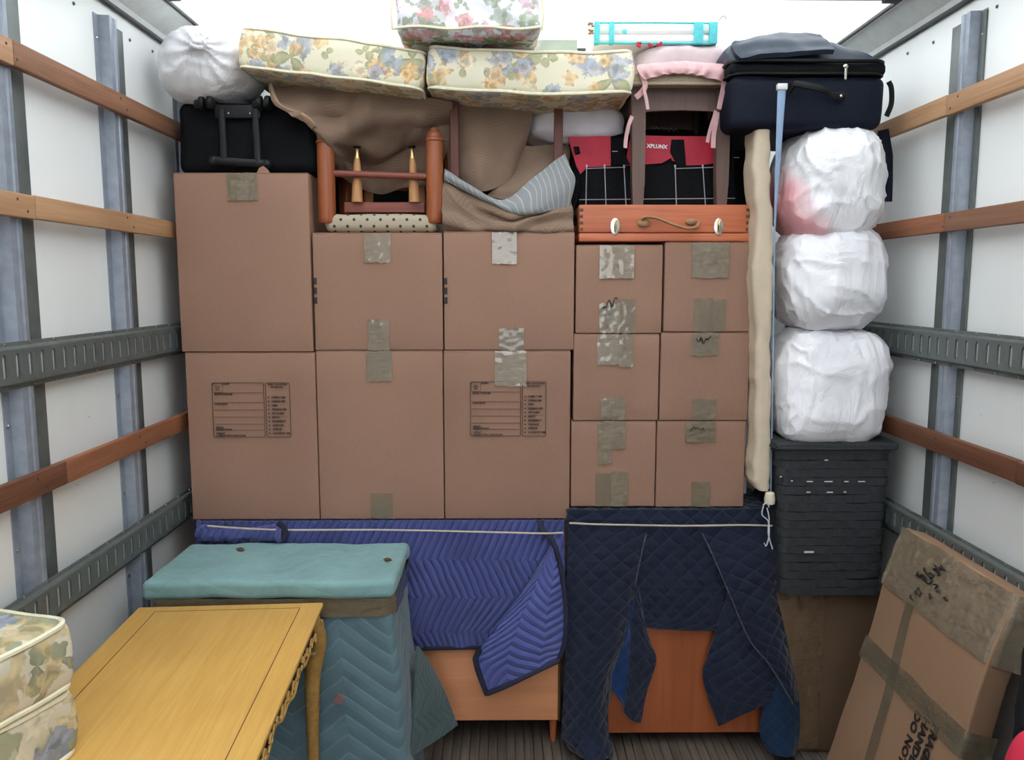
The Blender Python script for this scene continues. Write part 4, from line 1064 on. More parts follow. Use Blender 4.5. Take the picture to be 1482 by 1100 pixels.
for dy in (-.010, .012): wrap(hy+dy-.026, hy+dy+.026, TAPE3, 'band_tape', .0015, 5+dy*100, .0035+dy*.04)
v1, v2 = face(1325, 868), face(1262, 1100); lstrip(v1, (v2[0], v2[1]+.12), .045, TAPE3, seed=3)
a_ = [face(1352, 833), face(1340, 836), face(1362, 824), face(1372, 826), face(1350, 842), face(1335, 858), face(1330, 866), face(1342, 862), face(1356, 866), face(1368, 858), face(1362, 850), face(1378, 868), face(1345, 826), face(1366, 832), face(1338, 852)]
rs = random.Random(5)
for k, (x, y) in enumerate(a_):
    n = 7 if k < 5 else 4; pts = [bend(Vector((x+(rs.random()-.5)*(.045 if k < 5 else .018), y+(rs.random()-.5)*.016, 0)))-Vector((0, 0, .0095)) for i in range(n)]
    emit('marker_scrawl', tube([ML @ p for p in catmull(pts, 20)], .0022, 5), INK, lc)
def ltext(body, u, v, size):
    x, y = face(u, v); q = bend(Vector((x, y, 0))); o = ML @ (q-Vector((0, 0, .0022)))
    text('printed_words', body, size, frame(o, ML.to_3x3() @ Vector((0, 1, 0)), ML.to_3x3() @ Vector((1, 0, 0))), INK, lc, .05)
ltext('FRAGILE', 1353, 1046, .040); ltext('HANDLE WITH CARE', 1339, 1036, .040); ltext('DO NOT LAY FLAT', 1327, 1027, .040)
# dark bundle added to shade the carton's end, and the red handle beside it
t = thing('shade_bundle', 'black bundle added by the right wall to shade the leaning carton', 'bundle', (1.2, 1.45, 0))
g = rbox((0, 0, .47), (1, 1, .90), .05, 3, (8, 12, 14))
def wedge(p):                                            # tapers towards the carton
    yy = 1.20+.50*(p.y+.5); xl_ = .682*yy+.010; xx = xl_+(XRF-.01-xl_)*(p.x+.5)
    return Vector((xx, yy, p.z))+Vector((fbm((xx*7, yy*7, p.z*7), 3), fbm((xx*7, yy*7, p.z*7), 3, 2), 0))*.010
g.warp(wedge); emit('body', g, BLACKF, t, smooth=60)
rc = at(1540, 1150, 1.06)
t = thing('plastic_container', 'red rounded plastic container at the bottom right edge', 'container', (rc.x, rc.y, rc.z-.30))
g = blob((rc.x+.012, rc.y+.06, rc.z-.145), (.045, .06, .20), 3.2, 32, 24, .002, 4, 2, 0); emit('body', g, REDP, t, smooth=75)
emit('cap', lathe([(.014, 0), (.014, .012), (.010, .016)], (rc.x+.035, rc.y+.08, rc.z+.035), 14), REDP, t)

# ------------------------------------------------------------------ on top of the cartons, left to right
# black wheeled suitcase
ys = 2.80; zA = zr(250.5)
sx0, sx1 = xof(254, 200, ys), xof(458, 200, ys); sz1 = zof(146, ys)
t = thing('wheeled_suitcase', 'black wheeled suitcase lying on the tall brown carton', 'suitcase', ((sx0+sx1)/2, ys+.25, zA))
g = rbox(((sx0+sx1)/2, ys+.26, (zA+sz1)/2), (sx1-sx0, .50, sz1-zA), .035, 4, (10, 6, 6)); g.warp(lambda p: p+Vector((fbm(p*6, 2), fbm(p*6, 2, 3), fbm(p*6, 2, 5)))*.005 if p.z > zA+.01 else p)
emit('body', g, BLACKF, t, smooth=60)
for u0, u1 in ((318, 327), (366, 377)):
    a, b = at((u0+u1)/2-2, 158, ys-.008), at((u0+u1)/2+2, 236, ys-.008); emit('handle_rail', tube([a, b], .013, 8, .6, up=(1, 0, 0)), BLACKP, t)
a, b = at(318, 152, ys), at(372, 172, ys); emit('wheel_plate', rbox(((a.x+b.x)/2, ys-.004, (a.z+b.z)/2), (b.x-a.x+.03, .014, a.z-b.z), .004, 2), BLACKP, t)
emit('rivet', [lathe([(.0035, 0), (.003, .002)], at(u, 164, ys-.012), 8, (0, -1, 0)) for u in (331, 362)], CHROME, t)
a, b = at(308, 232, ys-.006), at(386, 237, ys-.006); emit('handle_base', [tube([a, b], .014, 10, .7), blob(a, (.016, .012, .016), 2, 12, 10, 0, 1, 0, 0), blob(b, (.016, .012, .016), 2, 12, 10, 0, 1, 0, 0)], BLACKP, t)
for u in (299, 382):
    for du in (-6, 6):
        p = at(u+du, 149, ys-.022); emit('wheel', lathe([(.012, 0), (.022, .002), (.024, .006), (.024, .014), (.022, .018), (.012, .020)], p-Vector((.010, 0, 0)), 18, (1, 0, 0)), BLACKP, t)
    emit('wheel_housing', rbox(at(u, 152, ys+.005), (.075, .05, .030), .010, 2), BLACKP, t)
# white tied bag in the corner
yb_ = 2.86; a, b = at(238, 100, yb_), at(376, 100, yb_); z1, z0 = zof(42, yb_-.05), max(zof(152, yb_-.1), sz1-.01)
t = thing('plastic_bag', 'white plastic bag tied in a knot on the black wheeled suitcase', 'bag', ((a.x+b.x)/2, yb_, z0), 0, 'white plastic bags of bedding')
cx, cz = (a.x+b.x)/2, (z0+z1)/2; kn = at(291, 66, yb_-.165)
g = blob((cx, yb_, cz), ((b.x-a.x)/2, .17, (z1-z0)/2), 2.5, 96, 72, .02, 6, 21, .003, 14)
def knot(p):
    d = Vector((p.x-kn.x, 0, p.z-kn.z)); r_ = d.length; q = Vector(p)
    if p.y < yb_:
        an = math.atan2(d.z, d.x); q.y += -.030*math.exp(-(r_/.035)**2)+.012*math.sin(an*13+3*fbm((d.x*9, 0, d.z*9), 2))*math.exp(-r_/.085)*min(1, r_/.012)
    q.x = max(q.x, XLF+.004) if q.z < 2.30 else max(q.x, XLC+.004)
    return q
emit('body', g.warp(knot), WHITEB, t, smooth=75)
kp = kn+Vector((0, -.020, 0))
emit('knot', [tube([kp+Vector((.021*math.cos(i*.52), -.006-.004*math.sin(i), .013*math.sin(i*.52))) for i in range(12)], .010, 8, 1, False, True), blob(kp+Vector((0, -.008, .002)), (.020, .014, .012), 2, 20, 14, .004, 20, 1, 0)], WHITEB, t, smooth=75)
emit('neck_ruffle', tube([kp+Vector((x_, -.012, .022+.010*math.sin(x_*160))) for x_ in [-.03+.006*i for i in range(11)]], lambda s: .012*(.5+math.sin(s*3.14)*.5), 8, .35), WHITEB, t, smooth=75)
# seat cushions along the top
def topcushion(label, TLp, TRp, BLp, BRp, y, depth, sag, seed, crown=.012):
    pts = [at(u, v, y) for u, v in (TLp, TRp, BLp, BRp)]; ctr = sum(pts, Vector())/4; dx = ((pts[1]-pts[0])+(pts[3]-pts[2]))/2
    wd = dx.length; h = ((pts[0]-pts[2]).length+(pts[1]-pts[3]).length)/2; X_ = dx.normalized()
    M = frame(Vector((ctr.x, y+depth/2, ctr.z)), X_, (0, 1, 0))
    t = thing('seat_cushion', label, 'cushion', (ctr.x, y+depth/2, ctr.z-h/2), 0, 'floral sofa cushions on top of the load')
    cushion(t, (wd, depth, h), M, FLOR1, crown, .0055, sag, seed)
    return t
topcushion('left floral sofa cushion of the pair across the top, tilted down to the right', (345, 36), (613, 72), (348, 96), (612, 130), 2.68, .55, lambda s: .006*(1-s*s)-.004, 31)
topcushion('right floral sofa cushion of the pair, sagging between red-brown legs and brown stool', (618, 67), (916, 74), (621, 130), (914, 138), 2.68, .55, lambda s: -.014*(1-s*s)+.008, 44)
# rose-patterned bagged cushion on top
yt = 2.60; p = [at(u, v, yt) for u, v in ((570, 50), (782, 52))]; wd = p[1].x-p[0].x; zb_ = (p[0].z+p[1].z)/2; hC = 2.618-zb_-.004
t = thing('bagged_cushion', 'rose-patterned cushion in clear plastic on top of both sofa cushions', 'cushion', ((p[0].x+p[1].x)/2, yt+.25, zb_))
g = rbox(((p[0].x+p[1].x)/2, yt+.24, zb_+hC/2), (wd, .46, hC), .035, 4, (24, 10, 8))
cc_ = Vector(((p[0].x+p[1].x)/2, yt+.24, zb_+hC/2))
g.warp(lambda q: q+Vector((fbm(q*9, 2, 3), fbm(q*9, 3, 5)*1.4, fbm(q*7, 2, 7)*.6))*.010+Vector((0, -.010*math.sin((q.x+q.z*1.7)*38+3*fbm(q*4, 2))*.4, .012*abs(q.x-cc_.x)/wd)))
emit('cover', g, FLOR3, t, smooth=60)
fm = NT('clear_plastic_film', (.9, .92, .95), .12, 0, .6); fm.set('Alpha', .16); fm.bump(fm.noise(fm.map(fm.uv(), (18, 9, 1), rot=(0, 0, .6)), 1.0, 3, .5, 1.0), .8, .012)
g2 = rbox(tuple(cc_+Vector((0, -.004, .004))), (wd+.016, .476, hC+.004), .035, 4, (24, 10, 8))
g2.warp(lambda q: q+Vector((fbm(q*12, 2, 13), -abs(fbm(q*12, 3, 15)), fbm(q*9, 2, 17)*.4))*.008+Vector((0, 0, .012*abs(q.x-cc_.x)/wd)))
emit('plastic_cover', g2, fm.m, t, smooth=60)
for sx in (-1, 1):
    emit('piping', tube([cc_+Vector((sx*(wd/2+.006), -.225, -hC/2+.02)), cc_+Vector((sx*(wd/2+.010), -.232, 0)), cc_+Vector((sx*(wd/2+.004), -.225, hC/2-.02))], .005, 6), PIPE, t)
emit('piping', tube([cc_+Vector((x_*wd/2, -.236, -hC/2+.024+.004*math.sin(x_*7))) for x_ in [i/8-1 for i in range(17)]], .005, 6), PIPE, t)
# brown herringbone cloth, left part, over the suitcase and the upturned chair
DY = .135
def off(rows, d=DY): return [[(u, v, y+d) for u, v, y in r] for r in rows]
P = grid_surface(px([[(392, 125, 2.79), (440, 121, 2.83), (520, 130, 2.82), (590, 137, 2.80), (655, 146, 2.82)],
   [(399, 146, 2.745), (445, 152, 2.77), (520, 165, 2.78), (590, 175, 2.80), (652, 190, 2.86)],
   [(411, 157, 2.735), (455, 184, 2.75), (525, 205, 2.84), (588, 212, 2.90), (642, 232, 2.94)],
   [(440, 170, 2.74), (478, 216, 2.82), (530, 240, 2.95), (588, 248, 2.97), (634, 258, 2.99)],
   [(455, 184, 2.755), (489, 254, 2.95), (545, 280, 3.0), (585, 272, 3.0), (620, 268, 3.0)]]), 80, 70)
th_ = thing('woven_throw', 'brown herringbone cloth flopping over the black suitcase and upturned chair', 'throw', (-.45, 2.8, 1.95), 0, 'brown herringbone cloths')
def crease(a, seed, ang): 
    return lambda U, V, s_, t_: a*math.sin((U*math.cos(ang)+V*math.sin(ang))*34+2.5*fbm((U*5, V*5, seed), 2))*math.sin(max(0, min(1, t_))*3.1)**.5+.012*fbm((U*6, V*6, 2), 2, seed)
Q = sheet(P, .008, lambda U, V, s_, t_: (.030*(1-abs(math.sin((U*.62+V*.78)*15+1.4*fbm((U*4, V*4, 4), 2))))**1.5+.012*math.sin((U*.8+V*.5)*40+2*fbm((U*6, V*6, 1), 2)))*math.sin(max(.02, min(.98, t_))*3.1)**.5+.010*fbm((U*6, V*6, 2), 2, 4)); emit('draped_face', Q, TANF, th_, smooth=70)
hm = [r_[0] for r_ in P]; emit('turned_hem', tube([p_+Vector((0, -.006, 0)) for p_ in hm], lambda s: .012+.004*math.sin(s*9), 8, .5), m_plain('pale_brown_hem', (.33, .22, .14), .9, 0, .1, 40), th_)
# brown cloth, right part: hanging drape, folded pile and grey lining
th2 = thing('woven_throw', 'brown herringbone cloth with grey lining heaped on the medium carton', 'throw', (.05, 2.85, zr(336)), 0, 'brown herringbone cloths')
P = grid_surface(px(off([[(636, 146, 2.745), (680, 149, 2.735), (730, 151, 2.735), (772, 152, 2.745)],
   [(644, 200, 2.75), (690, 200, 2.725), (730, 200, 2.73), (764, 195, 2.76)],
   [(648, 245, 2.76), (690, 248, 2.70), (725, 245, 2.725), (755, 228, 2.78)],
   [(655, 262, 2.76), (695, 277, 2.71), (730, 265, 2.735), (752, 246, 2.785)]])), 50, 60)
emit('hanging_drape', sheet(P, .008, crease(.006, 7, .2)), TANF, th2, smooth=70)
P = grid_surface(px(off([[(738, 204, 2.80), (770, 212, 2.77), (806, 208, 2.79), (832, 215, 2.81)],
   [(735, 238, 2.77), (770, 234, 2.74), (805, 228, 2.755), (830, 232, 2.80)],
   [(722, 272, 2.74), (760, 262, 2.71), (796, 248, 2.735), (826, 250, 2.79)],
   [(705, 286, 2.74), (742, 290, 2.70), (780, 275, 2.73), (815, 265, 2.79)]])), 44, 44)
emit('folded_drape', sheet(P, .008, crease(.010, 9, 1.2)), TANF, th2, smooth=70)
P = grid_surface(px(off([[(644, 244, 2.71), (691, 273, 2.70), (731, 288, 2.69), (775, 256, 2.70), (818, 224, 2.72)],
   [(644, 248, 2.69), (696, 280, 2.68), (735, 298, 2.665), (780, 276, 2.67), (826, 245, 2.69)],
   [(644, 253, 2.69), (701, 287, 2.68), (738, 305, 2.665), (780, 299, 2.66), (832, 262, 2.69)],
   [(645, 257, 2.70), (704, 292, 2.69), (742, 309, 2.68), (784, 306, 2.67), (824, 298, 2.70)]], .112)), 60, 30)
emit('grey_lining', sheet(P, .008, crease(.003, 3, .3)), GREYF, th2, smooth=70)
P = grid_surface(px(off([[(641, 250, 2.73), (692, 282, 2.71), (738, 300, 2.70), (780, 300, 2.70), (826, 286, 2.73)],
   [(640, 272, 2.70), (690, 296, 2.685), (736, 312, 2.67), (780, 310, 2.67), (828, 300, 2.69)],
   [(640, 292, 2.685), (690, 310, 2.69), (736, 318, 2.675), (780, 315, 2.665), (830, 308, 2.685)],
   [(640, 305, 2.66), (690, 320, 2.675), (736, 326, 2.65), (780, 322, 2.655), (830, 318, 2.67)],
   [(641, 322, 2.655), (690, 331, 2.655), (736, 335, 2.645), (780, 334, 2.65), (830, 332, 2.66)],
   [(643, 339, 2.69), (690, 341, 2.69), (736, 341, 2.69), (780, 341, 2.69), (828, 340, 2.70)]], .118)), 90, 50)
emit('folded_pile', sheet(P, .008, lambda U, V, s_, t_: .010*math.sin(V*95-U*30*(1-s_)+3*fbm((U*6, V*6, 0), 2))*math.sin(t_*3.14)+.010*fbm((U*7, V*10, 1), 2)), TANF, th2, smooth=70)
# upturned chair with turned legs
yc = 2.815; zB = zr(337)+.001
pl, pr = at(472, 250, yc), at(629, 250, yc)
t = thing('upturned_chair', 'upturned wooden chair with thick turned legs and dotted seat', 'chair', ((pl.x+pr.x)/2, yc+.2, zB))
def post(xc, y, z0, z1, r):
    h = z1-z0; pr_ = [(r*.86, 0), (r*.98, .004), (r, .02), (r, h*.83), (r*.98, h*.845), (r*1.07, h*.852), (r*1.10, h*.868), (r*1.0, h*.885), (r*.88, h*.889), (r*.90, h*.905), (r*.84, h*.93), (r*.68, h*.950), (r*.46, h*.960), (r*.44, h*.972), (r*.36, h*.988), (r*.16, h*.998), (.001, h)]
    return lathe(pr_, (xc, y, z0), 20)
zp0 = zof(324, yc); rad = (at(642, 260, yc).x-at(617, 260, yc).x)/2
for xc, zt_ in ((pl.x, zof(188, yc)), (pr.x, zof(184, yc))):
    for dy in (0, .36): emit('leg', post(xc, yc+dy, zp0 if dy == 0 else zB+.03, zt_, rad), CHAIRW, t, smooth=40)
for dy in (0, .36): emit('stretcher', tube([(pl.x, yc+dy, zof(251, yc)), (pr.x, yc+dy, zof(256, yc))], .0115, 12), REDB, t)
for xc in (pl.x, pr.x): emit('stretcher', tube([(xc, yc, zof(235, yc)), (xc, yc+.36, zof(235, yc))], .0115, 10), REDB, t)
g = rbox(((pl.x+pr.x)/2, yc+.18, zB+.034), (pr.x-pl.x+.02, .40, .064), .026, 4, (14, 14, 2)); g.warp(lambda p: p+Vector((0, 0, .004*fbm(p*12, 2)))); g.warp(lambda p: Vector((p.x, p.y, max(p.z, zB+.001))))
emit('seat', g, DOTS, t, smooth=60)
# upturned footstool with tapered brass-tipped legs
zf = zof(306, yc+.01)
fa, fb = at(497, 300, yc+.02), at(614, 302, yc+.02); zs1 = zof(294, yc+.02)
t = thing('upturned_footstool', 'upturned footstool with tapered brass-tipped legs resting on the dotted seat', 'stool', ((fa.x+fb.x)/2, yc+.16, zB+.066))
emit('frame', rbox(((fa.x+fb.x)/2, yc+.16, (zs1+zB+.070)/2+.004), (fb.x-fa.x, .26, max(.018, zs1-zB-.070)), .003, 2), REDB, t)
for u0, u1 in ((517, 517), (600, 596)):
    for dy in (.025, .255):
        b_ = at(u0, 297, yc+.025); tp_ = at(u1, 216, yc+.025); b_.y += dy-.025; tp_.y += dy-.025; b_.z = zs1+.003
        emit('leg', tube([b_, b_.lerp(tp_, .5), b_.lerp(tp_, .82)], lambda s: .0200-.0095*s, 14), TANW, t)
        c_ = b_.lerp(tp_, .82); dd_ = (tp_-b_).normalized()
        emit('ferrule', lathe([(.0095, 0), (.0100, .004), (.0075, .010), (.0065, .030), (.0085, .034)], c_, 14, dd_), BRASS, t)
        emit('glide', lathe([(.007, 0), (.013, .004), (.014, .008), (.004, .011)], c_+dd_*.034, 14, dd_), BLACKT, t)
# narrow table with red-brown legs under the right cushion
ym = 2.845; m0, m1 = at(658, 200, ym), at(808, 200, ym); zt_ = zof(141, ym)
t = thing('side_table', 'red-brown slim-legged table under the right floral sofa cushion', 'table', ((m0.x+m1.x)/2, ym+.2, zr(336)))
emit('tabletop', rbox(((m0.x+m1.x)/2, ym+.20, zt_+.008), (m1.x-m0.x+.09, .46, .016), .003, 2), MAHOG, t)
for xx in (m0.x, m1.x):
    for dy in (0, .38): emit('leg', rbox((xx, ym+dy, (zt_+zr(336))/2), (.030, .030, zt_-zr(336)-.004), .003, 2), MAHOG, t)
# lilac grey pillow in the gap
yp = 3.01; a, b = at(762, 178, yp), at(902, 178, yp)
t_ = blob(((a.x+b.x)/2, yp, (2.335+zof(213, yp))/2), ((b.x-a.x)/2, .125, (2.335-zof(213, yp))/2), 3.2, 64, 40, .014, 8, 6, .004, 14)
tag(emit('pillow', t_, GREYPIL, smooth=75), 'lilac grey pillow squeezed behind the red-brown table leg', 'pillow')
# cedar paint case lying on the small cartons
yw = 2.775; zc0 = zr(350.4)+.0015
w0, w1 = xof(838, 325, yw), xof(1085, 325, yw); zc1 = zof(296, yw); zm = zof(337, yw)
t = thing('wooden_case', 'orange cedar case with two metal latches and leather handle', 'case', ((w0+w1)/2, yw+.2, zc0))
emit('case_base', rbox(((w0+w1)/2, yw+.20, (zc0+zm)/2), (w1-w0, .40, zm-zc0-.002), .004, 2), REDWOOD, t)
emit('case_lid', rbox(((w0+w1)/2, yw+.20, (zm+zc1)/2+.0005), (w1-w0, .40, zc1-zm-.001), .004, 2), REDWOOD, t)
for k in range(4):
    for xx in (w0+.007, w1-.007):
        emit('finger_joint', rbox((xx, yw-.0003, zm+.012+k*.022), (.013, .002, .010), .0004), OAKLINE, t)
for u in (890, 1040):
    c_ = at(u, 328, yw-.001); l_ = emit('latch', lathe([(.0165, 0), (.0165, .003), (.013, .004)], c_, 20, (0, -1, 0)).warp(lambda p: Vector((p.x, p.y, c_.z+(p.z-c_.z)*1.75))), CHROME, t)
    emit('latch_hook', tube([c_+Vector((0, -.006, -.018)), c_+Vector((.002, -.010, -.004)), c_+Vector((0, -.008, .012)), c_+Vector((.004, -.006, .02))], .0055, 8, .6), BRASS, l_)
    emit('latch_slot', rbox(c_+Vector((0, -.0045, -.004)), (.007, .002, .022), .002, 2), BLACKT, l_)
hp = [at(u, v, y) for u, v, y in ((938, 322, 2.772), (930, 317, 2.764), (936, 314, 2.758), (952, 316, 2.745), (972, 324, 2.735), (992, 330, 2.742), (1006, 329, 2.755), (1012, 322, 2.764))]
emit('handle', tube(catmull(hp, 40), .0075, 10, .7), LEATH, t)
emit('handle_loop', [blob(at(932, 323, 2.768), (.024, .006, .013), 2, 20, 14, .001, 9, 0, 0), blob(at(1000, 321, 2.768), (.020, .006, .011), 2, 20, 14, .001, 9, 0, 0)], LEATH, t)
# red and black duffel
yd = 2.90; d0, d1 = xof(820, 250, yd), xof(1068, 250, yd); zd0, zd1 = zc1+.001, zof(191, yd)
DD = .17
t = thing('duffel_bag', 'red and black duffel bag with white checks behind the stool legs', 'bag', ((d0+d1)/2, yd+DD/2, zd0))
g = rbox(((d0+d1)/2, yd+DD/2, (zd0+zd1)/2), (d1-d0, DD, zd1-zd0), .05, 4, (22, 8, 12))
def dwarp(p):
    q = p+Vector((fbm(p*6, 2, 1), fbm(p*7, 2, 2), fbm(p*5, 2, 3)*.5))*.008; f = (p.z-zd0)/(zd1-zd0)
    q.x += -.02*(f-.5)*math.copysign(1, p.x-(d0+d1)/2)*abs(p.x-(d0+d1)/2)*3; q.z = max(q.z, zd0); return q
emit('body', g.warp(dwarp), BLACKF, t, smooth=60)
def dpanel(name, pts, mat, y=yd-.004, th=.006): return emit(name, poly_slab([at(u, v, y) for u, v in pts], (0, 1, 0), th), mat, t)
dpanel('red_panel', [(822, 198), (884, 197), (884, 240), (848, 244), (840, 252), (834, 240)], REDF, yd-.008, .012)
dpanel('red_panel', [(912, 202), (935, 196), (972, 197), (972, 228), (958, 236), (935, 238), (918, 238), (905, 240), (906, 232)], REDF, yd-.008, .012)
dpanel('red_panel', [(972, 197), (1038, 197), (1038, 236), (994, 241), (972, 232)], REDF, yd-.007, .011)
dpanel('black_pocket', [(842, 258), (850, 242), (905, 240), (980, 240), (1040, 238), (1062, 250), (1066, 298), (838, 298)], BLACKF, yd-.014, .016)
dpanel('strap_tab', [(972, 202), (990, 202), (993, 240), (981, 240), (970, 220)], BLACKF, yd-.012, .008)
dpanel('strap_tab', [(884, 198), (906, 200), (904, 222), (912, 238), (886, 240)], BLACKF, yd-.012, .008)
dpanel('strap_patch', [(830, 212), (838, 212), (840, 222), (833, 224)], BLACKF, yd-.014, .006)
for u, u2 in ((849, 848), (875, 877), (903, 906), (977, 979), (1017, 1021)):
    emit('check_line', tube([at(u, 239, yd-.017), at(u2, 297, yd-.017)], .0017, 5), PLAIDW, t)
    emit('check_stitch', rbox(at(u, 240.5, yd-.018), (.006, .003, .010), .001), LINER, t)
for v, a_, b_ in ((287, 838, 1064), (242, 848, 905), (242, 978, 1040)): emit('check_line', tube([at(a_, v+2, yd-.017), at(b_, v, yd-.017)], .0014, 5), PLAIDW, t)
for u, v in ((886, 219), (1062, 228)): emit('check_stitch', rbox(at(u+4, v, yd-.014), (.02, .002, .003), .0005), LINER, t)
text('white_lettering', 'XPLUNX', .0185, frame(at(936, 213.5, yd-.0095), (1, 0, -.06), (0.06, 0, 1)), WHITEINK, t, .04)
emit('end_strap', tube(catmull([at(u, v, 2.87) for u, v in ((838, 262), (830, 290), (827, 310), (834, 326))], 20), .022, 10, .6), BLACKF, t)
# black bag behind everything with a white script
yq = 3.14
t = thing('black_holdall', 'black holdall with faint white script behind the duffel bag', 'bag', (.55, yq+.2, 1.9))
q0, q1 = xof(905, 200, yq), xof(1092, 200, yq)
g = rbox(((q0+q1)/2, yq+.2, (1.885+zof(176, yq))/2), (q1-q0, .38, zof(176, yq)-1.885), .05, 4, (12, 6, 8)); emit('body', g, BLACKF, t, smooth=60)
emit('white_script', tube(catmull([at(944+k*3.4, 184.5+k*.35+(2.6 if k % 2 else -2.2)*(1.3 if k in (0, 7) else .8), yq-.002) for k in range(12)], 60), .0013, 5), m_plain('dull_white_print', (.35, .36, .4), .8), t)
# dark filler block, added behind the load to keep its gaps black
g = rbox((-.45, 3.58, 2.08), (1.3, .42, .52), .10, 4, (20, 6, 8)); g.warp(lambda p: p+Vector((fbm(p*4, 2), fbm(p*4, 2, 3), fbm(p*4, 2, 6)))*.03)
tag(emit('dark_filler', g, BLACKF, smooth=60), 'black filler block added to darken the gap behind pillow and brown cloths', 'bedding')
# stool with a pink tied pad
yo = 2.80; s0, s1 = at(924, 200, yo), at(1047, 200, yo)
zs0 = zc1+.0015; zs1 = zof(126, yo)
t = thing('dressing_stool', 'brown stool with beige seat standing on the wooden case', 'stool', ((s0.x+s1.x)/2, yo+.17, zs0))
for xx, uu0, uu1 in ((s0.x, 924, 923.5), (s1.x, 1047.5, 1044.5)):
    for dy in (0, .32):
        xt, xb_ = xof(uu0, 140, yo), xof(uu1, 296, yo); zk_ = zof(268, yo)
        g = G()
        for z, xw, hw in ((zs0, xb_, .0175), (zk_-.002, xb_, .0205), (zk_, xb_, .0215), (zs1-.11, (xt+xb_)/2, .0235), (zs1, xt, .0255)):
            for a, b in ((1, 1), (-1, 1), (-1, -1), (1, -1)): g.v.append(Vector((xw+a*hw, yo+dy+.02+b*.02, z)))
        for k in range(4):
            for i in range(4): g.f.append((k*4+i, k*4+(i+1) % 4, (k+1)*4+(i+1) % 4, (k+1)*4+i))
        g.f += [(0, 1, 2, 3), (19, 18, 17, 16)]
        emit('leg', g, STOOLW, t, smooth=20)
za = zof(159, yo)
for dy in (.012, .34): emit('apron', poly_slab([(s0.x+.018, yo+dy, za-.004), (s0.x+.05, yo+dy, za), ((s0.x+s1.x)/2, yo+dy, za+.003), (s1.x-.05, yo+dy, za), (s1.x-.018, yo+dy, za-.004), (s1.x-.018, yo+dy, zs1), (s0.x+.018, yo+dy, zs1)], (0, 1, 0), .016), STOOLW, t)
for xx in (s0.x-.012, s1.x-.006): emit('apron', rbox((xx, yo+.18, (za+zs1)/2), (.016, .30, zs1-za), .002), STOOLW, t)
g = rbox(((s0.x+s1.x)/2, yo+.17, zs1+.020), (s1.x-s0.x+.070, .42, .038), .016, 4, (10, 8, 1)); emit('seat', g, BEIGE, t, smooth=60)
emit('seat_welt', tube([Vector((p.x, p.y, zs1+.004)) for p in ring(s0.x-.040, s1.x+.040, yo-.038, yo+.378, .03, 5)], .006, 8, 1, False, True), BEIGE, t)
t = thing('chair_pad', 'pink tied seat pad hanging over the front of the brown stool', 'cushion', ((s0.x+s1.x)/2, yo+.12, zs1+.036))
rows = [[(926, 98, 2.98), (985, 94, 2.98), (1048, 97, 2.98)], [(924, 97, 2.80), (985, 92, 2.79), (1052, 97, 2.80)], [(922, 103, 2.752), (985, 99, 2.745), (1054, 104, 2.752)], [(932, 116, 2.748), (960, 109, 2.742), (985, 107, 2.742), (1012, 110, 2.742), (1048, 120, 2.748)]]
rows = [r_ if len(r_) == 5 else [tuple(v) for v in catmull(r_, 4)] for r_ in rows]
P = grid_surface(px(rows), 60, 30); emit('pad', sheet(P, .014, lambda U, V, s_, t_: .005*math.sin(U*150+3*fbm((U*9, V*9, 0), 2))*t_**2+.004*fbm((U*14, V*14, 0), 2)), PINK, t, smooth=70)
def ribbon(pts, w_, y=2.755):
    P = [[], []]; c_ = catmull([at(u, v, y-dy) for u, v, dy in pts], 24); W_ = [at(100+a, 100, y).x-at(100, 100, y).x for a in (w_,)][0]
    for k, p in enumerate(c_):
        d = (c_[min(k+1, 24)]-c_[max(k-1, 0)]).normalized(); n = Vector((d.z, 0, -d.x)).normalized(); P[0].append(p+n*W_/2); P[1].append(p-n*W_/2+Vector((0, .004, 0)))
    emit('ribbon_tie', sheet(P, .0025, lambda U, V, s_, t_: .002*math.sin(U*60)), PINK, t, smooth=70)
ribbon([(926, 100, .005), (930, 112, .006), (934, 124, .006), (928, 134, .006), (920, 141, .006)], 8)
ribbon([(934, 118, .002), (932, 130, .008), (936, 145, .009), (938, 158, .009)], 5)
ribbon([(915, 168, .004), (910, 180, .008), (907, 196, .008), (905, 214, .008)], 5.5)
ribbon([(1040, 108, .005), (1047, 118, .006), (1046, 134, .008), (1040, 158, .009)], 7)
ribbon([(1048, 122, .004), (1050, 132, .008), (1056, 143, .009)], 6)
ribbon([(1036, 160, .006), (1030, 180, .008), (1024, 206, .008)], 5)
ribbon([(1038, 162, .004), (1034, 190, .008), (1032, 214, .008)], 7)
# pink pillow and white bedding pack over the stool
yp = 3.06; a, b = at(914, 80, yp), at(1050, 80, yp); zz0, zz1 = zs1+.042, zof(64, yp-.12)
g = blob(((a.x+b.x)/2, yp, (zz0+zz1)/2), ((b.x-a.x)/2, .17, (zz1-zz0)/2), 4, 64, 40, .008, 8, 26, .004, 14); g.warp(lambda p: Vector((p.x, p.y, max(p.z, zz0))))
tag(emit('pillow', g, PINKP, smooth=75), 'pale pink pillow lying on the stool behind its pink pad', 'pillow')
yv = 2.90; a, b = at(855, 58, yv), at(1038, 58, yv); z0_, z1_ = zof(63, yv), zof(30, yv)
bx_ = (a.x+b.x)/2; bw_ = b.x-a.x
t = thing('bedding_pack', 'white folded quilt edged in turquoise on the pale pink pillow', 'bedding', (bx_, yv+.14, z0_))
for k in range(2): emit('folded_layer', rbox((bx_-.012*0, yv+.15, z0_+.004+(z1_-z0_-.008)*(.25+.5*k)), (bw_-.02, .28, (z1_-z0_-.008)/2), .015, 3, (8, 4, 1)), WHITEC, t, smooth=60)
for z in (z0_+.004, z1_-.004): emit('turquoise_edge', tube([(a.x+.012, yv+.008, z), (bx_, yv+.004, z), (b.x-.014, yv+.008, z)], .0042, 8), TURQ, t)
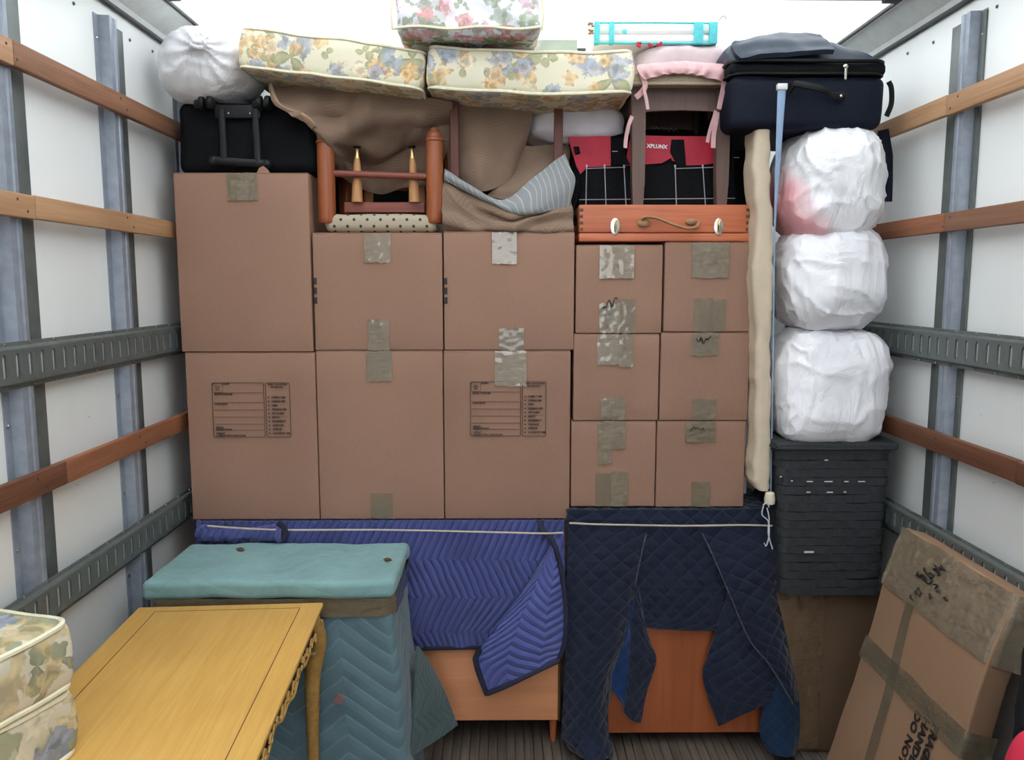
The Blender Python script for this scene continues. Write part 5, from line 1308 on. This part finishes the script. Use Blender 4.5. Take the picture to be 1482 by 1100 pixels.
for u0, u1 in ((860, 868), (882, 889), (1005, 1018), (1027, 1039)): emit('turquoise_band', rbox(((xof(u0, 46, yv)+xof(u1, 46, yv))/2, yv+.012, (z0_+z1_)/2), (xof(u1, 46, yv)-xof(u0, 46, yv), .03, z1_-z0_-.002), .003, 2), TURQ, t)
rs = random.Random(4)
for (u, v, m, n) in ((855, 36, FLOR3, 5), (855, 46, FLOR3, 5), (924, 65, PINK, 6), (940, 65, PINK, 5), (955, 65, PINK, 4)):
    emit('flower_print', [blob(at(u+rs.uniform(-3, 3), v+rs.uniform(-3, 3), yv-.004), (.006, .003, .005), 2, 10, 8, 0, 1, 0, 0) for k in range(n)], REDF if m is PINK else LEATH, t)
emit('pack_ring', lathe([(.007, 0), (.009, .001), (.007, .002)], at(904, 46, yv-.002), 16, (0, -1, 0)), TURQ, t)
emit('hang_loop', tube(catmull([at(u, v, yv) for u, v in ((1040, 31), (1044, 25), (1049, 23), (1051, 28))], 14), .002, 6), LEATH, t)
# grey-green board glimpsed over the cushions
yb2 = 3.28; a, b = at(760, 54, yb2), at(836, 54, yb2)
tag(emit('storage_box_lid', rbox(((a.x+b.x)/2, yb2+.1, zof(56, yb2)-.02), (b.x-a.x, .2, zof(50, yb2)-zof(62, yb2)+.03), .004, 2), GREYB), 'dull grey-green box lid showing behind the right floral sofa cushion', 'box lid')
# navy soft suitcase
yn = 2.66; n0, n1 = xof(1060, 130, yn), xof(1284, 130, yn); n1 = min(n1, XRF-.004); zn0, zn1, zn2 = zof(184, yn), zof(106, yn), min(zof(48, yn+.06), 2.618)
t = thing('soft_suitcase', 'navy soft suitcase lying flat across the white bags', 'suitcase', ((n0+n1)/2, yn+.22, zn0))
nw = n1-n0; nc = (n0+n1)/2
g = rbox((nc, yn+.24, (zn0+zn1)/2), (nw, .46, zn1-zn0), .030, 4, (18, 8, 6)); g.warp(lambda p: p+Vector((fbm(p*6, 2, 1), fbm(p*6, 2, 2), fbm(p*5, 2, 3)))*.006)
emit('body', g, NAVYF, t, smooth=60)
g = rbox((nc-.003, yn+.238, (zn1+.020)), (nw+.008, .46, .044), .018, 4, (18, 8, 1)); emit('lid_gusset', g, BLACKF, t, smooth=60)
g = rbox((nc, yn+.235, (zn1+.02+zn2)/2), (nw-.004, .45, zn2-zn1-.02), .05, 5, (24, 10, 4))
def lidw(p):
    s = (p.x-n0)/nw; f = max(0, (p.z-zn1-.03)/(zn2-zn1-.03)); q = Vector(p); q.y += .07*f; q.z += f*(-.055*max(0, s-.70)/.30-.022*math.exp(-((s-.62)/.05)**2)-.020*max(0, .2-s)/.2)
    return q+Vector((fbm(p*7, 2, 1), fbm(p*7, 2, 2), fbm(p*6, 2, 3)))*.008
emit('lid', g.warp(lidw), NAVYL, t, smooth=60)
P = grid_surface(px([[(1062, 60, 2.70), (1100, 53, 2.77), (1160, 49, 2.79), (1188, 52, 2.76)],
  [(1058, 66, 2.68), (1100, 62, 2.70), (1160, 60, 2.71), (1200, 64, 2.70)], [(1064, 76, 2.655), (1100, 74, 2.665), (1160, 70, 2.675), (1206, 71, 2.675)], [(1072, 84, 2.645), (1100, 81, 2.645), (1160, 76, 2.652), (1207, 74, 2.664)]]), 40, 24)
emit('front_pocket', sheet(P, .016, lambda U, V, s_, t_: .008*fbm((U*9, V*9, 0), 2)+.004), NAVYL, t, smooth=70)
for zz, rr2 in ((zn1+.002, .005), (zn1+.042, .007)): emit('piping', tube([Vector((p.x, p.y, zz)) for p in ring(n0-.006, n1-.001, yn+.001, yn+.466, .05, 6)], rr2, 6, 1, False, True), BLACKT, t)
hp = [at(u, v, y) for u, v, y in ((1143, 132, 2.655), (1150, 122, 2.636), (1165, 124, 2.625), (1190, 130, 2.625), (1205, 138, 2.640), (1222, 139, 2.652))]
emit('carry_handle', tube(catmull(hp, 30), .012, 10, .6), BLACKT, t)
emit('handle_stud', lathe([(.005, 0), (.0045, .003), (.002, .004)], at(1217, 139, 2.640), 10, (0, -1, 0)), CHROME, t)
emit('zip_pull', [rbox((at(1224, 95, 2.640)+at(1224, 114, 2.640))/2, (.008, .004, .046), .002, 2), blob(at(1224, 96, 2.640), (.009, .005, .007), 2, 12, 10, 0, 1, 0, 0)], CHROME, t)
emit('side_handle', tube(catmull([at(u, v, 2.70) for u, v in ((1286, 118), (1290, 128), (1290, 150), (1283, 168))], 14), .009, 8, .5), BLACKT, t)
emit('hanging_strap', tube([at(1278, 188, 2.80), at(1284, 225, 2.80), at(1284, 262, 2.80), at(1283, 292, 2.80)], .020, 8, .25, up=(1, 0, 0)), NAVYF, t)
emit('strap_buckle', rbox(at(1287, 256, 2.85), (.008, .02, .05), .003, 2), BLACKP, t)
